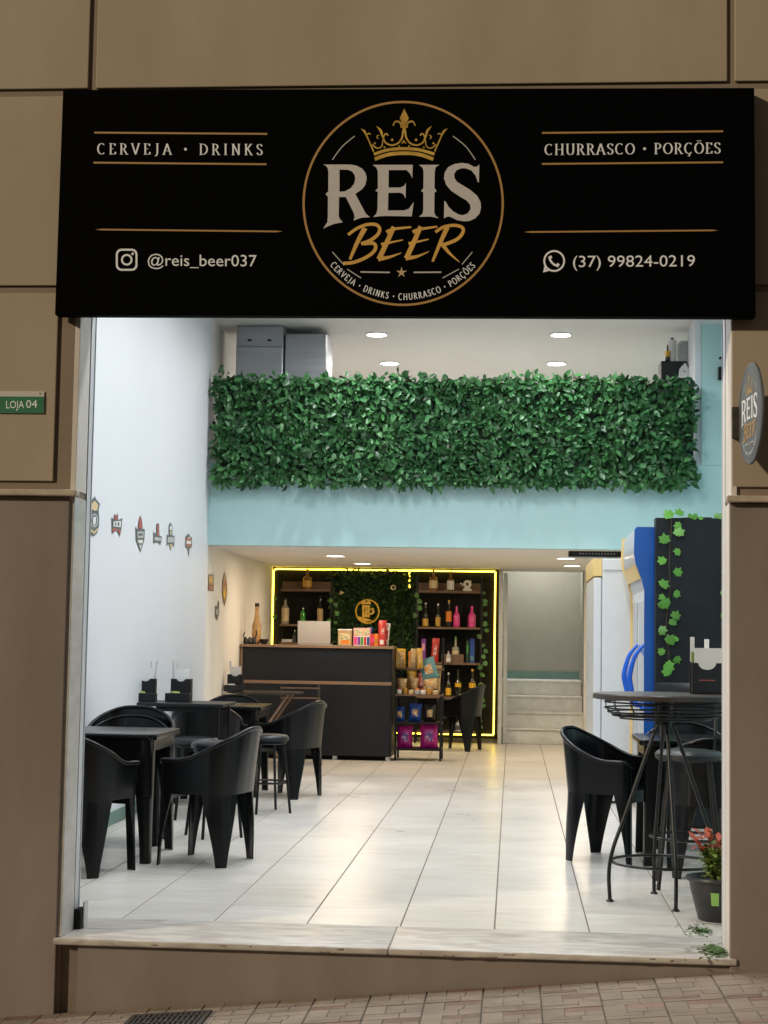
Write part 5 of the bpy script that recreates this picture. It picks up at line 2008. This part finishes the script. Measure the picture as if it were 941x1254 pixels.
def emblem(label, org, sc, layers, rear=False, cat='emblem'):
    P, n = (Vector((-2.76, 7.7, 0)), n2 if rear else n1)
    f = lambda x, y, lift=0.0: onplane(org[0] + x / sc, org[1] + y / sc, P + n * (.0005 + lift), n)
    base = layers[0][1]
    c = f(sum(p[0] for p in base) / len(base), max(p[1] for p in base))
    t = thing('wall_emblem', label, cat, tuple(c))
    bpy.context.view_layer.update()
    for i, (m_, pts) in enumerate(layers):
        lo, hi = (0.0, .004) if i == 0 else (.00405, .0044 + .0004 * i)
        k = len(pts)
        tri = tessellate_polygon([[Vector((x, -y, 0)) for x, y in pts]])
        mb = MB()
        mb.add([f(x, y, lo) for x, y in pts] + [f(x, y, hi) for x, y in pts], [tuple(q) for q in tri] + [tuple(k + j for j in q) for q in tri] + [(j, (j + 1) % k, k + (j + 1) % k, k + j) for j in range(k)])
        keep(mb.build('plate' if i == 0 else 'inlay', m_), t)
    return t


def ell(cx, cy, rx, ry, n=20):
    return [(cx + rx * math.cos(2 * PI * i / n), cy + ry * math.sin(2 * PI * i / n)) for i in range(n)]


A = ((100, 600), 11.76)
B_ = ((180, 620), 8.364)
emblem('slate and gold crowned oval emblem, nearest the shutter guide', *A, [
    ('slate', [(190, 92), (215, 140), (265, 200), (245, 290), (255, 430), (250, 520), (225, 620), (180, 665), (135, 640), (110, 540), (108, 420), (125, 330), (120, 190), (150, 150)]),
    ('cream', [(188, 150), (240, 212), (228, 285), (190, 300), (138, 275), (145, 205)]), ('silverp', ell(182, 440, 56, 100)), ('slate', ell(182, 440, 42, 80)),
    ('white', [(165, 395), (205, 385), (208, 450), (190, 520), (165, 480)]), ('cream', [(135, 560), (180, 600), (235, 545), (235, 575), (180, 635), (140, 600)])])
emblem('black and red star shaped emblem on the white wall', *A, [
    ('slate', [(435, 395), (470, 430), (475, 345), (500, 385), (522, 330), (530, 430), (588, 405), (575, 560), (552, 672), (510, 580), (440, 630)]),
    ('brick', [(478, 370), (520, 355), (515, 430), (480, 440)]), ('brick', [(445, 545), (573, 575), (550, 645), (515, 570), (447, 615)]), ('white', [(462, 455), (570, 445), (562, 535), (460, 525)]),
    ('slate', [(480, 470), (500, 468), (500, 515), (480, 512)]), ('slate', [(520, 468), (545, 464), (543, 520), (520, 516)])])
emblem('dark shield emblem with a red flame on top', *A, [
    ('slate', [(780, 530), (800, 565), (815, 560), (820, 470), (845, 365), (870, 430), (882, 560), (912, 565), (905, 720), (850, 900), (785, 720)]),
    ('brick', [(845, 380), (868, 440), (876, 540), (850, 570), (820, 540), (826, 475)]), ('silverp', [(805, 600), (895, 600), (890, 690), (808, 690)]), ('white', [(812, 720), (885, 720), (878, 768), (820, 764)]),
    ('silverp', [(825, 790), (870, 790), (850, 866)]), ('slate', [(820, 625), (880, 625), (879, 660), (821, 660)])])
emblem('small slate emblem with an upright red bottle', *B_, [
    ('slate', [(70, 260), (98, 290), (100, 180), (125, 175), (128, 300), (155, 310), (150, 360), (138, 395), (110, 365), (70, 380)]),
    ('brick', [(105, 190), (122, 190), (124, 300), (103, 300)]), ('silverp', [(78, 315), (148, 325), (145, 352), (80, 350)])])
emblem('slate emblem with round head and gold pointed foot', *B_, [
    ('slate', [(208, 290), (228, 300), (225, 200), (240, 165), (262, 200), (262, 300), (285, 300), (280, 415), (262, 390), (245, 450), (228, 385), (205, 405)]),
    ('white', ell(245, 222, 12, 26)), ('silverp', [(214, 315), (278, 318), (275, 372), (214, 370)]), ('cream', [(233, 388), (258, 390), (245, 438)]), ('cream', [(236, 255), (256, 255), (252, 292), (240, 292)])])
emblem('small red plaque emblem with a grey pointed foot', *B_, [
    ('slate', [(430, 280), (440, 300), (462, 320), (462, 415), (442, 430), (430, 515), (418, 430), (395, 420), (398, 310)]),
    ('brick', [(402, 325), (455, 330), (455, 410), (402, 405)]), ('white', [(406, 352), (455, 354), (452, 386), (406, 384)]), ('cream', [(415, 320), (445, 310), (450, 328), (412, 328)])])
emblem('square amber plaque with red foot on the warm lit wall under the mezzanine', *B_, [
    ('dark', [(630, 695), (685, 700), (685, 868), (628, 865)]), ('amber', [(635, 710), (680, 714), (680, 805), (634, 803)]), ('brick', [(634, 815), (680, 817), (680, 858), (633, 856)]), ('yellow', [(645, 735), (670, 737), (670, 780), (645, 778)])],
    True, 'plaque')
emblem('long surfboard shaped amber plaque on the warm lit wall', *B_, [
    ('dark', [(797, 665), (812, 730), (822, 800), (822, 890), (812, 970), (795, 1025), (780, 960), (770, 880), (772, 790), (783, 720)]),
    ('amber', [(797, 690), (808, 740), (816, 805), (816, 885), (807, 960), (796, 1000), (784, 950), (776, 875), (778, 795), (788, 735)]), ('yellow', ell(797, 900, 14, 40)), ('brick', ell(797, 790, 12, 36))], True, 'plaque')
emblem('small dark slate plaque below the surfboard plaque', *B_, [
    ('slate', [(700, 1020), (722, 1030), (732, 965), (742, 975), (738, 1050), (745, 1080), (722, 1170), (700, 1140)]), ('silverp', [(706, 1050), (736, 1060), (732, 1110), (706, 1105)])], True, 'plaque')

# ================================================================== PLANT POT AT THE DOORWAY
pp = onz(872, 1133)
PX, PY = pp.x + .040, pp.y + .11
t = thing('flower_pot', 'black plastic flower pot with green sticker by the doorway', 'pot', (PX, PY, 0))
K = .84
MB().lathe([(r_ * .92, z_ * K) for r_, z_ in [(.090, .007), (.098, .014), (.135, .17), (.142, .215), (.155, .222), (.160, .232), (.156, .244), (.146, .244), (.138, .222), (.130, .205), (.01, .200)]], n=40).build('pot_body', 'pot', t, smooth=.7)
MB().lathe([(.10, .0005), (.105, .004), (.085, .0055)], n=30).build('saucer', 'clear', t, smooth=.7)
MB().lathe([(.118, .206 * K), (.01, .214 * K)], n=24).build('soil', 'soil', t)
mb = MB()
a0 = -PI / 2 - .22
mb.grid([[((.098 + (z - .014 * K) * .2365 / K) * .92 * math.cos(a_) * 1.02, (.098 + (z - .014 * K) * .2365 / K) * .92 * math.sin(a_) * 1.02, z) for a_ in [a0 - .15 + .075 * i for i in range(5)]] for z in (.085, .115, .145)])
mb.build('sticker', 'sticker', t)
pt = thing('potted_shrub', 'small shrub with green and red new leaves growing in the pot', 'plant', (PX, PY, .207 * K))
rr = random.Random(77)
smallleaf = [leaf_geo(l, l * .42, .3, .002) for l in (.046, .062, .054)]
lm = []
for m_ in ('pleaf', 'pred'):
    for pts, fs in smallleaf:
        me = MB().add(pts, fs).mesh('leaf', smooth=1.2)
        me.materials.append(M[m_])
        lm.append(me)
for k in range(15):
    an = rr.uniform(0, 2 * PI)
    ln = rr.uniform(.12, .25)
    sp = rr.uniform(.03, .11)
    P = [Vector((math.cos(an) * .02, math.sin(an) * .02, .003)), Vector((math.cos(an) * sp * .5, math.sin(an) * sp * .5, ln * .5)), Vector((math.cos(an) * sp, math.sin(an) * sp, ln))]
    P = [Vector((P[0].lerp(P[1], q / 4) if q < 4 else P[1].lerp(P[2], (q - 4) / 4))) for q in range(9)]
    MB().tube(P, [.0028 - .0002 * q for q in range(9)], 5).build('stem', 'stem', pt)
    red = ln > .16
    for q in range(20):
        u = rr.uniform(.12, 1)
        i = min(7, int(u * 8))
        base = P[i].lerp(P[i + 1], u * 8 - i)
        o = link('leaf', lm[rr.randrange(3) + (3 if red and u > .76 else 0)], None, pt)
        e = Matrix.Rotation(rr.uniform(0, 2 * PI), 4, 'Z') @ Matrix.Rotation(rr.uniform(.1, 1.15), 4, 'X')
        o.matrix_basis = Matrix.Translation(base) @ e
# moss and fallen leaves in the doorway corner
mb = MB()
for k in range(520):
    an = rr.uniform(0, 2 * PI)
    rad = abs(rr.gauss(0, .055))
    cx_, cy_ = ((.865, .12) if k % 3 else (.86, .62))
    x, y = cx_ + math.cos(an) * rad * .9, cy_ + math.sin(an) * rad * 1.6
    if x > .888:
        continue
    pts, fs = smallleaf[k % 3]
    e = Matrix.Rotation(rr.uniform(0, 2 * PI), 3, 'Z') @ Matrix.Rotation(rr.uniform(-.2, .6), 3, 'X')
    mb.add([Vector((x, y, .0045 if y < .5 else .002)) + e @ (Vector(p) * .55) for p in pts], fs, rr.uniform(.05, .95))
o = mb.build('ground_moss', 'moss')
o['kind'] = 'stuff'
tag(o, 'green moss and leaf litter in the doorway corner below the pot', 'moss')

# stairwell ceiling, plus an unseen downlight added to brighten the stairs
struct(box('stairwell_ceiling', 'ceiling', -.36, 1.1, 14.1005, 15.6, 2.9, 3.0))
downlight(.35, 14.75, 2.9, 22.0, (1, .97, .91), 'lamp', 'added unseen downlight brightening the stone stairs', None)

# more stock on the snack rack
for i, (xa, xb, ya, yb, dy, zi, m1, m2, rot, lb) in enumerate((
        (519, 534, 858, 879, -.06, 1, 'dark', 'pk_gold', .03, 'black snack bag with golden print beside the blue foil bags'),
        (499, 512, 816, 847, .05, 2, 'goldfoil', 'pk_gold', -.04, 'upright golden snack bag behind the biscuit bags'),
        (524, 540, 812, 847, .07, 2, 'tan', 'pk_candy', .05, 'upright tan snack bag with colourful print at the rack corner'),
        (512, 523, 818, 847, .06, 2, 'brick', 'pk_red', 0, 'upright dark red snack bag between golden and tan ones'))):
    bag(lb, xa, xb, ya, yb, RY + dy, RZ[zi], m1, m2, None, rot, 70 + i, dp=.07)
